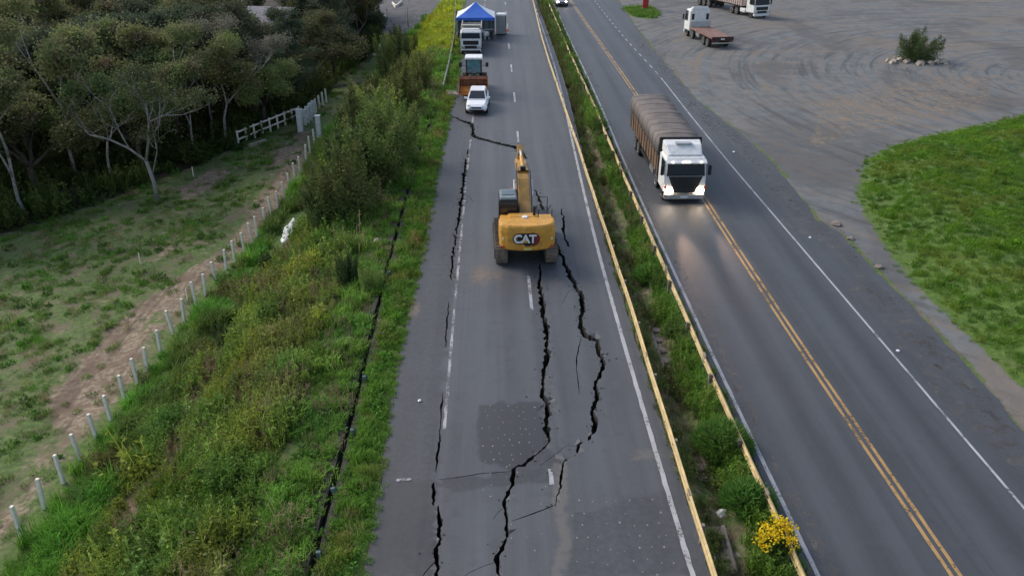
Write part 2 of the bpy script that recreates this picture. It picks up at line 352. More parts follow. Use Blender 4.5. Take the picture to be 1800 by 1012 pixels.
PATCHES = [[T(*p) for p in q] for q in (
    [(183,600),(215,585),(250,590),(240,640),(205,690),(183,720),(110,760),(90,700)],            # bare earth by the fence, near
    [(305,545),(345,500),(400,455),(395,440),(330,480),(280,540)], [(420,440),(470,390),(500,330),(540,270),(522,262),(490,310),(440,370)],
    [(330,350),(385,320),(400,300),(370,300),(320,335)], [(470,310),(520,250),(545,232),(520,232),(480,285)],
    [(205,960),(240,900),(300,830),(285,825),(230,880),(190,950)], [(185,640),(260,560),(330,500),(300,500),(220,560),(185,600)], [(270,460),(310,430),(330,420),(290,440)])]
def build_ground():
    xs = np.concatenate([[-4000,-1500,-600,-300,-180,-120,-90], np.arange(-70, 62.1, .5), [75,95,130,200,350,800,1800,4000]])
    ys = np.concatenate([[-3000,-800,-200,-60,-20,0], np.arange(6, 70, .5), np.arange(70, 180, 1.0), [190,210,240,300,450,800,1800,5000]])
    X, Y = np.meshgrid(xs, ys); z = base_z(X, Y)
    core = (X > -90) & (X < 62) & (Y > 0) & (Y < 190)
    f1 = np.zeros_like(X); f1[core] = fbm(X[core], Y[core], .35, 3.1)
    road = ((X > EDGE_L(Y) - .3) & (X < LINE_R(Y) + .8)) | ((X > LINE_RL(Y) - .6) & (X < EDGE_R(Y) + .3))
    yard = (X > EDGE_R(Y)) 
    z = z + np.where(road, 0, np.where(yard, .02, .14)) * f1
    gd = polydist(X, Y, GRASS_R); gi = inpoly(X, Y, GRASS_R)
    z = z + np.where(gi, sstep(gd / 5) * .9, 0)
    mask = np.zeros(X.shape + (4,))
    ii = inpoly(X, Y, ISLAND)
    mask[..., 0] = np.where(yard & ~gi & ~ii, 1, 0) * np.clip(.5 + (X - EDGE_R(Y)) * .5, 0, 1)
    mask[..., 0] = np.where(gi, np.clip(.62 - gd*.55, 0, 1), mask[..., 0])
    mask[..., 2] = np.where(gi | ii, 1, 0) * .9
    BP = [G(*p) for p in [(1390,170),(1500,140),(1640,125),(1800,120),(1800,205),(1620,235),(1530,262),(1430,300),(1350,250)]]
    bd = np.where(inpoly(X, Y, BP), np.clip(polydist(X, Y, BP)/3, 0, 1), 0) * (~gi); mask[..., 0] -= .46*bd
    left = X < DRAIN(Y)
    lawn = left & (Y > 96) & (X > xf(Y) - 2); mask[..., 2] = np.where(lawn, .7, mask[..., 2])
    strip = left & (X > xf(Y) - .2) & (X < xf(Y) + 2.4); mask[..., 2] = np.where(strip, .8, mask[..., 2])
    mask[..., 2] = np.where((X > DRAIN(Y)) & (X < EDGE_L(Y)), .55, mask[..., 2])
    d = np.zeros_like(X)
    for P in PATCHES: d = np.maximum(d, np.where(inpoly(X, Y, P), 1, np.clip(.9 - polydist(X, Y, P), 0, 1) * .75))
    path = np.clip(1 - np.abs(X - (FENCE(np.minimum(Y, 70)) - 1.2)) / 1.5, 0, 1) * (Y < 72); d = np.maximum(d, path * .72)
    d = np.maximum(d, np.where(left & (X < xf(Y) - 2), .36, 0)); d = np.maximum(d, np.clip(1 - np.abs(X - TRACK(Y))/1.0, 0, 1)*(Y < 46)*.8)
    med = (X > RAIL1(Y)) & (X < RAIL2(Y)); d = np.maximum(d, med * .5)
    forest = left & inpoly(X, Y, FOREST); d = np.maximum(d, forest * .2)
    mask[..., 1] = np.clip(np.maximum(d, bd), 0, 1)
    mask[..., 3] = np.where(inpoly(X, Y, PARK), 1, 0)
    nx, ny = len(xs), len(ys)
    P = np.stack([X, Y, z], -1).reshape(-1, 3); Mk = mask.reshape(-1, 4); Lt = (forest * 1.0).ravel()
    idx = np.arange(nx * ny).reshape(ny, nx)
    Q = np.stack([idx[:-1,:-1], idx[:-1,1:], idx[1:,1:], idx[1:,:-1]], -1).reshape(-1, 4)
    cx = P[Q].mean(1); isy = (cx[:,0] > EDGE_R(cx[:,1]) - .3) & ~inpoly(cx[:,0], cx[:,1], GRASS_R) & (cx[:,1] > 0) & (cx[:,1] < 300) & (cx[:,0] < 140)
    isp = inpoly(cx[:,0], cx[:,1], PARK)
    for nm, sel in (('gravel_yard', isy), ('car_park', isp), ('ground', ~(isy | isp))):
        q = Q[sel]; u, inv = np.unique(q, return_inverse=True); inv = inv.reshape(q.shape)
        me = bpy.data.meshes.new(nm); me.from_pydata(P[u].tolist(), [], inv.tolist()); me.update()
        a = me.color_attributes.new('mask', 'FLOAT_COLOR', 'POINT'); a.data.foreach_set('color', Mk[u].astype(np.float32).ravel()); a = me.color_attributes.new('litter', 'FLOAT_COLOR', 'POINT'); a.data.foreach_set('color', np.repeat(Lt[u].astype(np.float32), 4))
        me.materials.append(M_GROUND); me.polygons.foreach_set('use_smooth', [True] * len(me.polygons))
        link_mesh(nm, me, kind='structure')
FOREST = [T(*p) for p in [(-60,432),(90,384),(206,346),(318,300),(418,260),(477,230),(526,206),(574,164),(629,116),(657,97),(676,35)]] + [Vector((-13,150,0)), Vector((-30,185,0)), Vector((-110,185,0)), Vector((-110,40,0))]
build_ground()

# ------------------------------------------------------------------ left carriageway with open cracks
def px(path): return [G(a, b) for a, b in path]
CRACKS = [   # (surveyed centre line, half width in metres, start taper, end taper)
    (px([(950,462),(947,500),(955,540),(961,580),(962,620),(956,650),(953,680),(954,693),(963,706),(961,740),(964,775),(949,792),(929,810),(906,822),(901,848),(888,879),(889,903),(890,931),(884,966),(873,982),(877,1011),(872,1060)]), .085, .6, 1),
    (px([(979,428),(988,449),(994,467),(1002,485),(1010,498),(1021,516),(1025,540),(1021,573),(1030,590),(1048,597),(1054,622),(1063,640),(1052,664),(1045,672),(1050,691),(1041,722),(1045,740),(1040,761),(1024,778),(1015,794),(992,811),(986,837),(979,869),(977,890)]), .085, .5, .25),
    (px([(940,333),(947,345),(952,362),(958,385),(966,405),(977,425)]), .11, .8, .8),
    (px([(986,366),(991,384),(990,404),(994,422),(1001,434)]), .07, .4, .9),
    (px([(791,204),(810,211),(828,217),(832,226),(831,238),(846,244),(881,253),(905,258),(918,267),(925,280)]), .13, .8, .8),
    (px([(823,262),(820,280),(816,304),(812,342),(807,378),(800,419),(796,452),(793,492)]), .085, .3, .3),
    (px([(789,530),(786,560),(783,610)]), .035, .3, .3),
    (px([(779,690),(776,720),(772,770),(766,830)]), .03, .3, .3),
    (px([(763,846),(763,868),(764,888)]), .07, .6, .5), (px([(772,886),(771,931),(768,970),(769,1011),(768,1060)]), .08, .4, 1),
    (px([(1022,588),(1014,625),(1014,650),(1019,690)]), .022, .4, .3),
    (px([(770,978),(756,992),(742,1012),(735,1030)]), .013, .5, .3), (px([(873,984),(850,992),(825,1004),(815,1012)]), .016, .4, .3),
    (px([(978,886),(955,896),(915,910),(900,915)]), .016, .4, .3), (px([(770,842),(800,838),(850,829),(902,823)]), .011, .3, .5)]
_r = random.Random(3)
for k_, nb in ((0, 2), (1, 2), (4, 1), (5, 1)):
    c_ = CRACKS[k_][0]
    for _ in range(nb):
        i_ = _r.randrange(len(c_) - 1); p_ = c_[i_].lerp(c_[i_+1], _r.random()); d_ = (c_[i_+1] - c_[i_]).normalized(); sg = _r.choice((-1, 1)); n_ = Vector((-d_.y, d_.x, 0)) * sg; L_ = _r.uniform(.4, 1.7)
        e1 = p_ + n_*.35*L_ + d_*_r.uniform(.1,.5)*L_; e2 = p_ + n_*_r.uniform(.4,.8)*L_ + d_*_r.uniform(.5,1.2)*L_; CRACKS.append(([p_, e1, e2], _r.uniform(.008,.016), .8, .2))
def crack_strip(c, hw, t0, t1, seed):
    pts = []
    for a, b in zip(c[:-1], c[1:]):
        n = max(1, int((b - a).length / .11)); pts += [a.lerp(b, k / n) for k in range(n)]
    pts.append(c[-1]); n = len(pts); out = []
    for i, p in enumerate(pts):
        t = (pts[min(i+1, n-1)] - pts[max(i-1, 0)]); t.z = 0; t.normalize(); nr = Vector((-t.y, t.x, 0))
        nz = lambda s, q: mnoise.noise((i * s + seed * 7.3, q, seed))
        tap = min(1, t0 + (1 - t0) * i / (n * .15 + 1), t1 + (1 - t1) * (n - 1 - i) / (n * .15 + 1))
        if i in (0, n - 1): tap = .12
        wide = .97 * hw * tap * max(.55, 1 + .9 * nz(.09, 1.5)); mid = nr * (nz(.33, 3.3) * min(.10, hw * 1.2) + nz(.83, 6.1) * min(.05, hw * .6))
        a = max(.007, wide * (1 + .9 * nz(.77, 5.1) * .8)); b = max(.007, wide * (1 + .9 * nz(.69, 9.7)))
        out.append((p + mid + nr * a, p + mid - nr * b))
    return out
STRIPS = [crack_strip(c, hw, a, b, k + 1.37) for k, (c, hw, a, b) in enumerate(CRACKS)]
CQ = np.array([[(s[i][0].x, s[i][0].y), (s[i][1].x, s[i][1].y), (s[i+1][1].x, s[i+1][1].y), (s[i+1][0].x, s[i+1][0].y)] for s in STRIPS for i in range(len(s) - 1)])
CC = CQ.mean(1)
def in_crack(x, y, pad=0.0):
    x = np.asarray(x, float); y = np.asarray(y, float); r = np.zeros(x.shape, bool)
    for q, c in zip(CQ, CC):
        near = (np.abs(x - c[0]) < .6) & (np.abs(y - c[1]) < .6)
        if not near.any(): continue
        xi, yi = x[near], y[near]; k = np.zeros(xi.shape, bool)
        for tri in ((0,1,2), (0,2,3)):
            a, b, d = q[tri[0]], q[tri[1]], q[tri[2]]; den = (b[0]-a[0])*(d[1]-a[1]) - (d[0]-a[0])*(b[1]-a[1])
            if abs(den) < 1e-12: continue
            u = ((xi-a[0])*(d[1]-a[1]) - (d[0]-a[0])*(yi-a[1])) / den; v = ((b[0]-a[0])*(yi-a[1]) - (xi-a[0])*(b[1]-a[1])) / den
            k |= (u >= -pad) & (v >= -pad) & (u + v <= 1 + pad)
        r[near] |= k
    return r
def road_z(x, y):
    # the slab on the slope side of each main crack has settled a little
    x = np.atleast_1d(np.asarray(x, float)); y = np.atleast_1d(np.asarray(y, float)); z = np.full(x.shape, .012)
    for k, h, rch in ((0, .11, 1.6), (1, .10, 1.5), (4, .09, 1.5), (5, .07, .9), (9, .10, 1.0), (2, .08, 1.0)):
        c = STRIPS[k]; m = np.array([((a.x + b.x)/2, (a.y + b.y)/2) for a, b in c[::3]]); n = len(m)
        sel = (y > m[:,1].min() - 2) & (y < m[:,1].max() + 2) & (np.abs(x - m[:,0].mean()) < 6)
        if not sel.any(): continue
        xs_, ys_ = x[sel], y[sel]; d2 = (xs_[:,None]-m[:,0])**2 + (ys_[:,None]-m[:,1])**2; i = d2.argmin(1); j = np.clip(i, 0, n-2); t = m[j+1] - m[j]
        if m[-1,1] < m[0,1]: t = -t
        side = t[:,0]*(ys_ - m[j,1]) - t[:,1]*(xs_ - m[j,0]); endf = np.clip(np.minimum(i, n-1-i)/6.0, 0, 1)
        z[sel] -= np.where(side > 0, h * endf * np.exp(-np.sqrt(d2.min(1))/rch), 0)
    return z
def edge_r(y): return LINE_R(y) + .55
M_ASPH_L = asphalt('asphalt_damaged', (.055,.059,.065), True, wheel=[(-.6,.8,.55),(1.1,.75,.4),(3.2,.8,.35),(5.0,.6,.3)])
M_ASPH_R = asphalt('asphalt', (.043,.047,.054), False, wheel=[(10.3,.6,.5),(12.0,.5,.45),(14.6,.6,.4),(16.3,.5,.4)], dark=[(11.15,.5,.55),(15.45,.5,.5),(13.35,.3,.3)])
M_CUT = paint('crack_wall', (.03,.028,.027), .95, var=.3, scale=8)
def tone_at(x, y):
    t = np.zeros(x.shape + (4,)); t[..., 3] = 1
    sh = x < LINE_L(y) - .1; t[..., 0] = np.where(sh, .54, 0)
    for P, v in (([(845,706),(952,706),(962,775),(905,822),(838,806)], .95), ([(770,842),(905,822),(965,780),(985,812),(975,845),(905,850),(780,872)], .62), ([(640,1012),(672,846),(770,842),(766,1012)], .72), ([(1000,900),(1180,860),(1225,1012),(1000,1012)], .5)):
        t[..., 0] = np.where(inpoly(x, y, px(P)), v, t[..., 0])
    for P, wd, v in (([(958,480),(966,540),(968,600),(964,660),(980,712),(976,745),(972,790)], .22, .62), ([(984,815),(986,870),(982,905),(995,935),(990,975),(982,1020)], .32, 1.05), ([(1040,600),(1066,640)], .15, .4), ([(1120,800),(1165,798)], .45, .85)):
        d = polydist(x, y, px(P), False); t[..., 1] = np.maximum(t[..., 1], v * np.clip(1.25 - d / wd, 0, 1))
    for k_ in (0, 1, 4, 5, 9):
        m = np.array([((a.x + b.x)/2, (a.y + b.y)/2) for a, b in STRIPS[k_][::2]])
        for y0_ in np.arange(m[:,1].min(), m[:,1].max(), 6):
            mm = m[(m[:,1] > y0_ - 1) & (m[:,1] < y0_ + 7)]; sl_ = (y >= y0_) & (y < y0_ + 6) & (np.abs(x - m[:,0].mean()) < 6)
            if len(mm) and sl_.any(): d = np.sqrt(((x[sl_][:,None]-mm[:,0])**2 + (y[sl_][:,None]-mm[:,1])**2).min(1)); t[sl_,1] = np.maximum(t[sl_,1], .62*np.clip(1 - d/.45, 0, 1))
    for (a, b), r, v in (((845,483),1.5,.85), ((982,497),.8,.75), ((725,545),1.0,.9), ((875,480),1.0,.8), ((800,490),1.3,.55)):
        c = G(a, b); t[..., 2] = np.maximum(t[..., 2], v * np.clip(1 - np.hypot((x - c.x), (y - c.y) * .45) / r, 0, 1))
    e = x - EDGE_L(y); t[..., 2] = np.maximum(t[..., 2], np.clip(.62 - e * 1.6, 0, .6)); e2 = edge_r(y) - x; t[..., 2] = np.maximum(t[..., 2], np.clip(.62 - e2 * 1.4, 0, .6))
    return t
def build_left_road():
    V = []; E = []
    ys = np.concatenate([np.arange(6, 60, .3), np.arange(60, 240, .8)])
    jl = [float(EDGE_L(y)) + .10 * mnoise.noise((y * .9, 1.1, 0)) + .05 * mnoise.noise((y * 3.7, 4, 0)) for y in ys]
    jr = [float(edge_r(y)) + .08 * mnoise.noise((y * .8, 7.1, 0)) + .04 * mnoise.noise((y * 3.1, 9, 0)) for y in ys]
    out = [(x, y) for x, y in zip(jl, ys)] + [(x, y) for x, y in zip(jr[::-1], ys[::-1])]
    V += out; E += [(i, (i+1) % len(out)) for i in range(len(out))]
    for s in STRIPS:
        for i, (a, b) in enumerate(s):
            n = len(V); V += [(a.x, a.y), (b.x, b.y)]; E.append((n, n+1))
            if i: E += [(n-2, n), (n-1, n+1)]
    gp = []
    for y in ys[::1]:
        st = .35 if y < 60 else .9
        x = float(EDGE_L(y)) + .3
        while x < edge_r(y) - .3: gp.append((x + random.uniform(-.1,.1), y + random.uniform(-.1,.1))); x += st
    V += gp
    r = delaunay_2d_cdt([Vector(v) for v in V], E, [], 0, 1e-5)
    P = np.array([(v.x, v.y) for v in r[0]]); F = np.array([f for f in r[2] if len(f) == 3])
    c = P[F].mean(1); keep = inpoly(c[:,0], c[:,1], out) & ~in_crack(c[:,0], c[:,1])
    F = F[keep]
    me = bpy.data.meshes.new('road'); me.from_pydata([(x, y, z) for (x, y), z in zip(P, road_z(P[:,0], P[:,1]))], [], F.tolist()); me.update()
    bm = bmesh.new(); bm.from_mesh(me)
    bmesh.ops.delete(bm, geom=[v for v in bm.verts if not v.link_faces], context='VERTS')
    for f in bm.faces:
        if f.normal.z < 0: f.normal_flip()
    # slabs between the cracks have settled by different amounts: sink along the open cracks
    be = [e for e in bm.edges if len(e.link_faces) == 1]
    ex = bmesh.ops.extrude_edge_only(bm, edges=be)
    for g_ in ex['geom']:
        if isinstance(g_, bmesh.types.BMVert): g_.co.z = -.75
        if isinstance(g_, bmesh.types.BMFace): g_.material_index = 1
    bm.normal_update(); bm.to_mesh(me); bm.free()
    co = np.empty(len(me.vertices) * 3); me.vertices.foreach_get('co', co); co = co.reshape(-1, 3)
    a = me.color_attributes.new('tone', 'FLOAT_COLOR', 'POINT'); a.data.foreach_set('color', tone_at(co[:,0], co[:,1]).astype(np.float32).ravel())
    me.materials.append(M_ASPH_L); me.materials.append(M_CUT)
    link_mesh('road', me, kind='structure')
build_left_road()

def ribbon(mb, cen, hw, y0, y1, z, step=1.0, jag=0.0, skip=None, seed=0):
    ys = np.arange(y0, y1 + step * .5, step); pv = None
    for y in ys:
        c = float(cen(y)); zl, zr = (z, z) if not callable(z) else z(c - hw, c + hw, y); a = (c - hw + jag * mnoise.noise((y*2.1, seed, 0)), y, zl); b = (c + hw + jag * mnoise.noise((y*2.3, seed+5, 0)), y, zr)
        if pv and not (skip and skip(pv[0], y)): mb.quad(pv[1], pv[2], b, a)
        pv = (y, a, b)
    return mb
def sheet(name, mb, m, **k):
    o = mb.build(name, m, **k)
    return o
# right carriageway
def right_road():
    ys = np.concatenate([np.arange(6, 90, .4), np.arange(90, 240, 1.)]); mb = MB(); rows = []
    for y in ys:
        a = float(LINE_RL(y)) - .28 + .05 * mnoise.noise((y * .9, 2, 0)); b = float(EDGE_R(y)) + .22 * mnoise.noise((y * .5, 3, 0)) + .12 * mnoise.noise((y * 2.2, 6, 0))
        rows.append([(a, y, -.2), (a, y, .012), *[(a + (b-a)*k/6, y, .012) for k in range(1, 6)], (b, y, .018), (b + .05, y, -.2)])
    n = len(rows[0]); mb.add([p for r in rows for p in r], [(k*n+i, k*n+i+1, (k+1)*n+i+1, (k+1)*n+i) for k in range(len(rows)-1) for i in range(n-1)])
    o = mb.build('highway', M_ASPH_R, kind='structure')
right_road()
M_LW = linepaint('white_line', (.40,.40,.42), .36); M_LWW = linepaint('worn_white_line', (.36,.355,.355), .49); M_LY = linepaint('yellow_line', (.40,.24,.085), .40)
ZL = .018
def ZC(a, b, y): r = road_z([a, b], [y, y]); return float(r[0]) + .006, float(r[1]) + .006
def crk(a, b, cen, hw):
    yy = np.array([a, (a+b)/2, b]); xx = np.array([float(cen(v)) for v in yy])
    for dx in (-hw, 0, hw):
        if in_crack(xx + dx, yy).any(): return True
    return False
mb = MB(); sk = lambda a, b: crk(a, b, LINE_L, .09) or (19.5 < a < 23.2) or a < 19.5 or mnoise.noise((a * .7, 3, 3)) > .42 and a < 40
ribbon(mb, LINE_L, .058, 17, 62.5, ZC, .15, .05, sk); ribbon(mb, LINE_L, .07, 63.2, 200, ZC, .5, .01)
sheet('road_markings', mb, M_LWW, kind='structure'); mb = MB()
ribbon(mb, LINE_R, .08, 8, 200, ZC, .25, .03)
for py0, py1 in ((852,822),(542,484),(331,306),(250,231),(180,163),(127,114),(87,76),(55,47),(27,21),(9,4)):
    y0, y1 = G(900, py0).y, G(900, py1).y; cx_ = float(DASH((y0+y1)/2))
    if py0 == 331: continue
    ribbon(mb, DASH, .075, y0, y1, ZC, (y1 - y0) / 8, .012)
a = G(697,844); b = G(723,842); mb.quad((a.x,a.y-.06,ZL),(b.x,b.y-.06,ZL),(b.x,b.y+.06,ZL),(a.x,a.y+.06,ZL))
sheet('road_markings', mb, M_LW, kind='structure')
mb = MB(); ribbon(mb, LINE_RL, .07, 8, 200, ZL, .5, .02)
yj = G(1161,137).y; ribbon(mb, LINE_RR, .05, 8, yj, ZL + .004, .5, .015)
y = yj + 1.5
while y < 170: ribbon(mb, LINE_RR, .06, y, y + 1.3, ZL + .004, .65, 0); y += 3.0
sheet('road_markings', mb, M_LW, kind='structure')
mb = MB(); ribbon(mb, lambda y: YEL(y) - .13, .06, 8, 200, ZL, .5, .012); ribbon(mb, lambda y: YEL(y) + .13, .06, 8, 200, ZL, .5, .012, seed=4)
sheet('road_markings', mb, M_LY, kind='structure')
def stains(name, items, m):
    mb = MB()
    for x, y, rx, ry, z in items:
        n = 14; q = random.uniform(0, 99); mb.add([(x + rx*(1+.35*mnoise.noise((math.cos(k*6.283/n)*1.5, math.sin(k*6.283/n)*1.5, q)))*math.cos(k*6.283/n), y + ry*(1+.35*mnoise.noise((math.cos(k*6.283/n)*1.5, math.sin(k*6.283/n)*1.5, q+7)))*math.sin(k*6.283/n), z) for k in range(n)], [tuple(range(n))])
    return mb.build(name, m, kind='structure')
def stainmat(name, c, top):
    m, g, b, o = newmat(name); co = g.coords(); f = g.math('MULTIPLY', g.ramp(g.noise(co, 2.2, 6, .7), .42, .72), top)
    b.inputs['Base Color'].default_value = (*c, 1); b.inputs['Roughness'].default_value = .5
    mx = g.n('MixShader', i={0: f, 1: g.n('BsdfTransparent').outputs[0], 2: b.outputs[0]}); g.t.links.new(mx.outputs[0], o.inputs['Surface']); return m
stains('dust_stains', [(float(EDGE_R(y)) - random.uniform(.1, 1.3), y, random.uniform(.4,1.2), random.uniform(1,4), .0172) for y in np.arange(22, 100, 2.2)] + [(float(LINE_RL(y)) + random.uniform(.15,.5), y, .25, random.uniform(1,4), .0172) for y in np.arange(14, 100, 4)], stainmat('dust_stain', (.16,.145,.125), .6))
# crumbs of broken asphalt along the open cracks
mc = MB()
for k_ in (0, 1, 2, 4, 5, 9):
    for a_, b_ in STRIPS[k_][::2]:
        for _ in range(2 if random.random() < .5 else 0):
            e_ = random.choice((a_, b_)); o_ = e_ + (e_ - (a_ + b_)/2).normalized()*abs(random.gauss(.02,.16)) + Vector((0, random.uniform(-.1,.1), 0)); r_ = random.uniform(.012,.038)*(1.6 if random.random() < .1 else 1)
            if in_crack(np.array([o_.x]), np.array([o_.y])).any(): continue
            M_ = Matrix.Translation((o_.x, o_.y, float(road_z(o_.x, o_.y)[0]) + r_*.35)) @ Matrix.Rotation(random.uniform(0,6), 4, (random.random(), random.random(), 1)); mc.box(-r_,r_,-r_*.8,r_*.8,-r_*.5,r_*.5,r_*.3,r_*.2,M_)
mc.build('asphalt_crumbs', paint('broken_asphalt', (.075,.072,.07), .9, var=.4), kind='stuff', label='crumbs of broken asphalt strewn along the open cracks')
# rows of small repair spots and dust marks on the asphalt
mb = MB()
def spot(x, y, r):
    if in_crack(np.array([x]), np.array([y])).any(): return
    n = 6; a0 = random.uniform(0, 3); zz = float(road_z(x, y)[0]) + .007; mb.add([(x + r*random.uniform(.6,1.2)*math.cos(a0+k*6.283/n), y + 1.5*r*random.uniform(.6,1.2)*math.sin(a0+k*6.283/n), zz) for k in range(n)], [tuple(range(n))])
def grid_spots(poly, ux, uy, dens, r):
    ux *= .8; uy *= .85
    P = px(poly); xs = [p.x for p in P]; ys_ = [p.y for p in P]
    for i in range(int((max(xs)-min(xs))/ux)+1):
        for j in range(int((max(ys_)-min(ys_))/uy)+1):
            x = min(xs)+i*ux+random.gauss(0,.05)+(j%2)*ux*.4; y = min(ys_)+j*uy+random.gauss(0,.06)
            if random.random() < dens and inpoly(np.array([x]), np.array([y]), P).any(): spot(x, y, r*random.uniform(.6,1.3))
grid_spots([(846,708),(940,708),(945,770),(905,815),(848,812)], .42, .40, .8, .026)
grid_spots([(846,812),(905,815),(880,880),(850,880)], 1.1, .35, .8, .026)
grid_spots([(1000,880),(1150,860),(1200,1010),(1010,1012)], .5, .6, .85, .026)
grid_spots([(895,825),(912,825),(905,960),(893,960)], .4, .35, .9, .024)
grid_spots([(912,840),(970,850),(975,1000),(900,1000)], .6, .8, .5, .024)
sheet('road_spots', mb, paint('pale_spots', (.22,.205,.195), .8, var=.3), kind='structure')

# ------------------------------------------------------------------ drain gutter at the head of the slope
def gutter():
    mb = MB(); y = 12.0; m2 = MB()
    segs = [(11.5,72)]
    for a, b in segs:
        ys = np.arange(a, b, .4); rows = []
        for y in ys:
            c = float(DRAIN(y)) + .05 * mnoise.noise((y * .5, 1, 2)); z = .03; wv = .035 * mnoise.noise((y * 1.3, 5, 2))
            rows.append([(c-.85,y,z-.6),(c-.8,y,z-.1),(c-.19,y,z),(c-.10-wv,y,z),(c-.09,y,z-.42),(c+.09,y,z-.42),(c+.10+wv,y,z),(c+.19,y,z),(c+.8,y,z-.06),(c+.85,y,z-.6)])
        n = 10; mb.add([p for r in rows for p in r], [(k*n+i, k*n+(i+1)%n, (k+1)*n+(i+1)%n, (k+1)*n+i) for k in range(len(rows)-1) for i in range(n)])
    mb.build('drain', paint('dark_wet_soil', (.035,.034,.022), .9, var=.4, scale=3), kind='structure')
gutter()

# ------------------------------------------------------------------ vegetation: clump meshes for the scattered ground cover
CLUMPS = {}
def mesh_of(mb, name, m):
    me = bpy.data.meshes.new(name); me.from_pydata(mb.v, [], mb.f); me.update(); me.materials.append(m)
    return bpy.data.objects.new(name, me)
def blades(mb, n, h, spread, wd, lean):
    for _ in range(n):
        a = random.uniform(0, 6.283); r = spread * math.sqrt(random.random()); x, y = r*math.cos(a), r*math.sin(a)
        b = random.uniform(0, 6.283); hh = h * random.uniform(.55, 1.15); l = lean * hh * random.uniform(.3, 1.3); dx, dy = math.cos(b), math.sin(b); wx, wy = -dy*wd/2, dx*wd/2
        n0 = len(mb.v); m = (x+dx*l*.35, y+dy*l*.35, hh*.62); t = (x+dx*l, y+dy*l, hh*random.uniform(.8, 1))
        mb.v += [(x-wx,y-wy,-.05),(x+wx,y+wy,-.05),(m[0]+wx,m[1]+wy,m[2]),(m[0]-wx,m[1]-wy,m[2]),t]; mb.f += [(n0,n0+1,n0+2,n0+3),(n0+3,n0+2,n0+4)]
def leaf(mb, p, l, wd, up=.4, d=None):
    d = d or Vector((random.gauss(0,1), random.gauss(0,1), random.gauss(up,.6))).normalized()
    s = d.cross(Vector((random.gauss(0,1), random.gauss(0,1), random.gauss(0,1)))).normalized() * wd / 2; n = d.cross(s).normalized() * l * .12
    p = Vector(p); n0 = len(mb.v); m = p + d * l * .5 - n
    mb.v += [tuple(p), tuple(m + s), tuple(p + d*l), tuple(m - s)]; mb.f.append((n0, n0+1, n0+2, n0+3))
def weed(mb, stems, h, spread, ln, lw, per):
    for _ in range(stems):
        a = random.uniform(0, 6.283); r = spread * math.sqrt(random.random()); b = random.uniform(0, 6.283); hh = h*random.uniform(.5,1.1); tl = hh*random.uniform(.05,.35)
        x, y = r*math.cos(a), r*math.sin(a); q = Vector((x + tl*math.cos(b), y + tl*math.sin(b), hh)); p = Vector((x, y, -.05)); s = Vector((-math.sin(b), math.cos(b), 0))*.008; n0 = len(mb.v)
        mb.v += [tuple(p - s), tuple(p + s), tuple(q + s), tuple(q - s)]; mb.f.append((n0,n0+1,n0+2,n0+3))
        for k in range(per):
            t = random.uniform(.15, 1); leaf(mb, p.lerp(q, t), ln*random.uniform(.6,1.2)*(1.2-.5*t), lw*random.uniform(.7,1.2), .5)
GM1 = leafmat('grass_blades', (.085,.15,.028), (.18,.27,.052), None, True); GM2 = leafmat('weed_leaves', (.105,.15,.036), (.22,.265,.07), None, True)
GM3 = leafmat('dry_stalks', (.20,.15,.085), (.34,.255,.155), None, True); GM4 = leafmat('broad_leaves', (.075,.15,.034), (.15,.25,.055), None, True)
def src(key, k, fn, m):
    L = []
    for i in range(k):
        mb = MB(); fn(mb); L.append(mesh_of(mb, key, m))
    CLUMPS[key] = L
src('short', 3, lambda mb: blades(mb, 60, .26, .42, .022, .8), GM1)
src('tall', 3, lambda mb: blades(mb, 60, .62, .36, .024, .6), GM1)
src('weed', 4, lambda mb: weed(mb, 12, .85, .36, .17, .06, 13), GM2)
src('dry', 3, lambda mb: (weed(mb, 9, .8, .36, .12, .03, 7), blades(mb, 18, .6, .36, .016, .5)), GM3)
src('broad', 3, lambda mb: weed(mb, 9, .32, .36, .22, .11, 7), GM4)
ORDER = ['short','tall','weed','dry','broad']
SRC = []; SRCI = {}
for k in ORDER:
    SRCI[k] = list(range(len(SRC), len(SRC) + len(CLUMPS[k]))); SRC += CLUMPS[k]
veg = bpy.data.collections.new('clump_sources')
for i, o in enumerate(SRC): o.name = 'clump_%02d' % i; veg.objects.link(o)
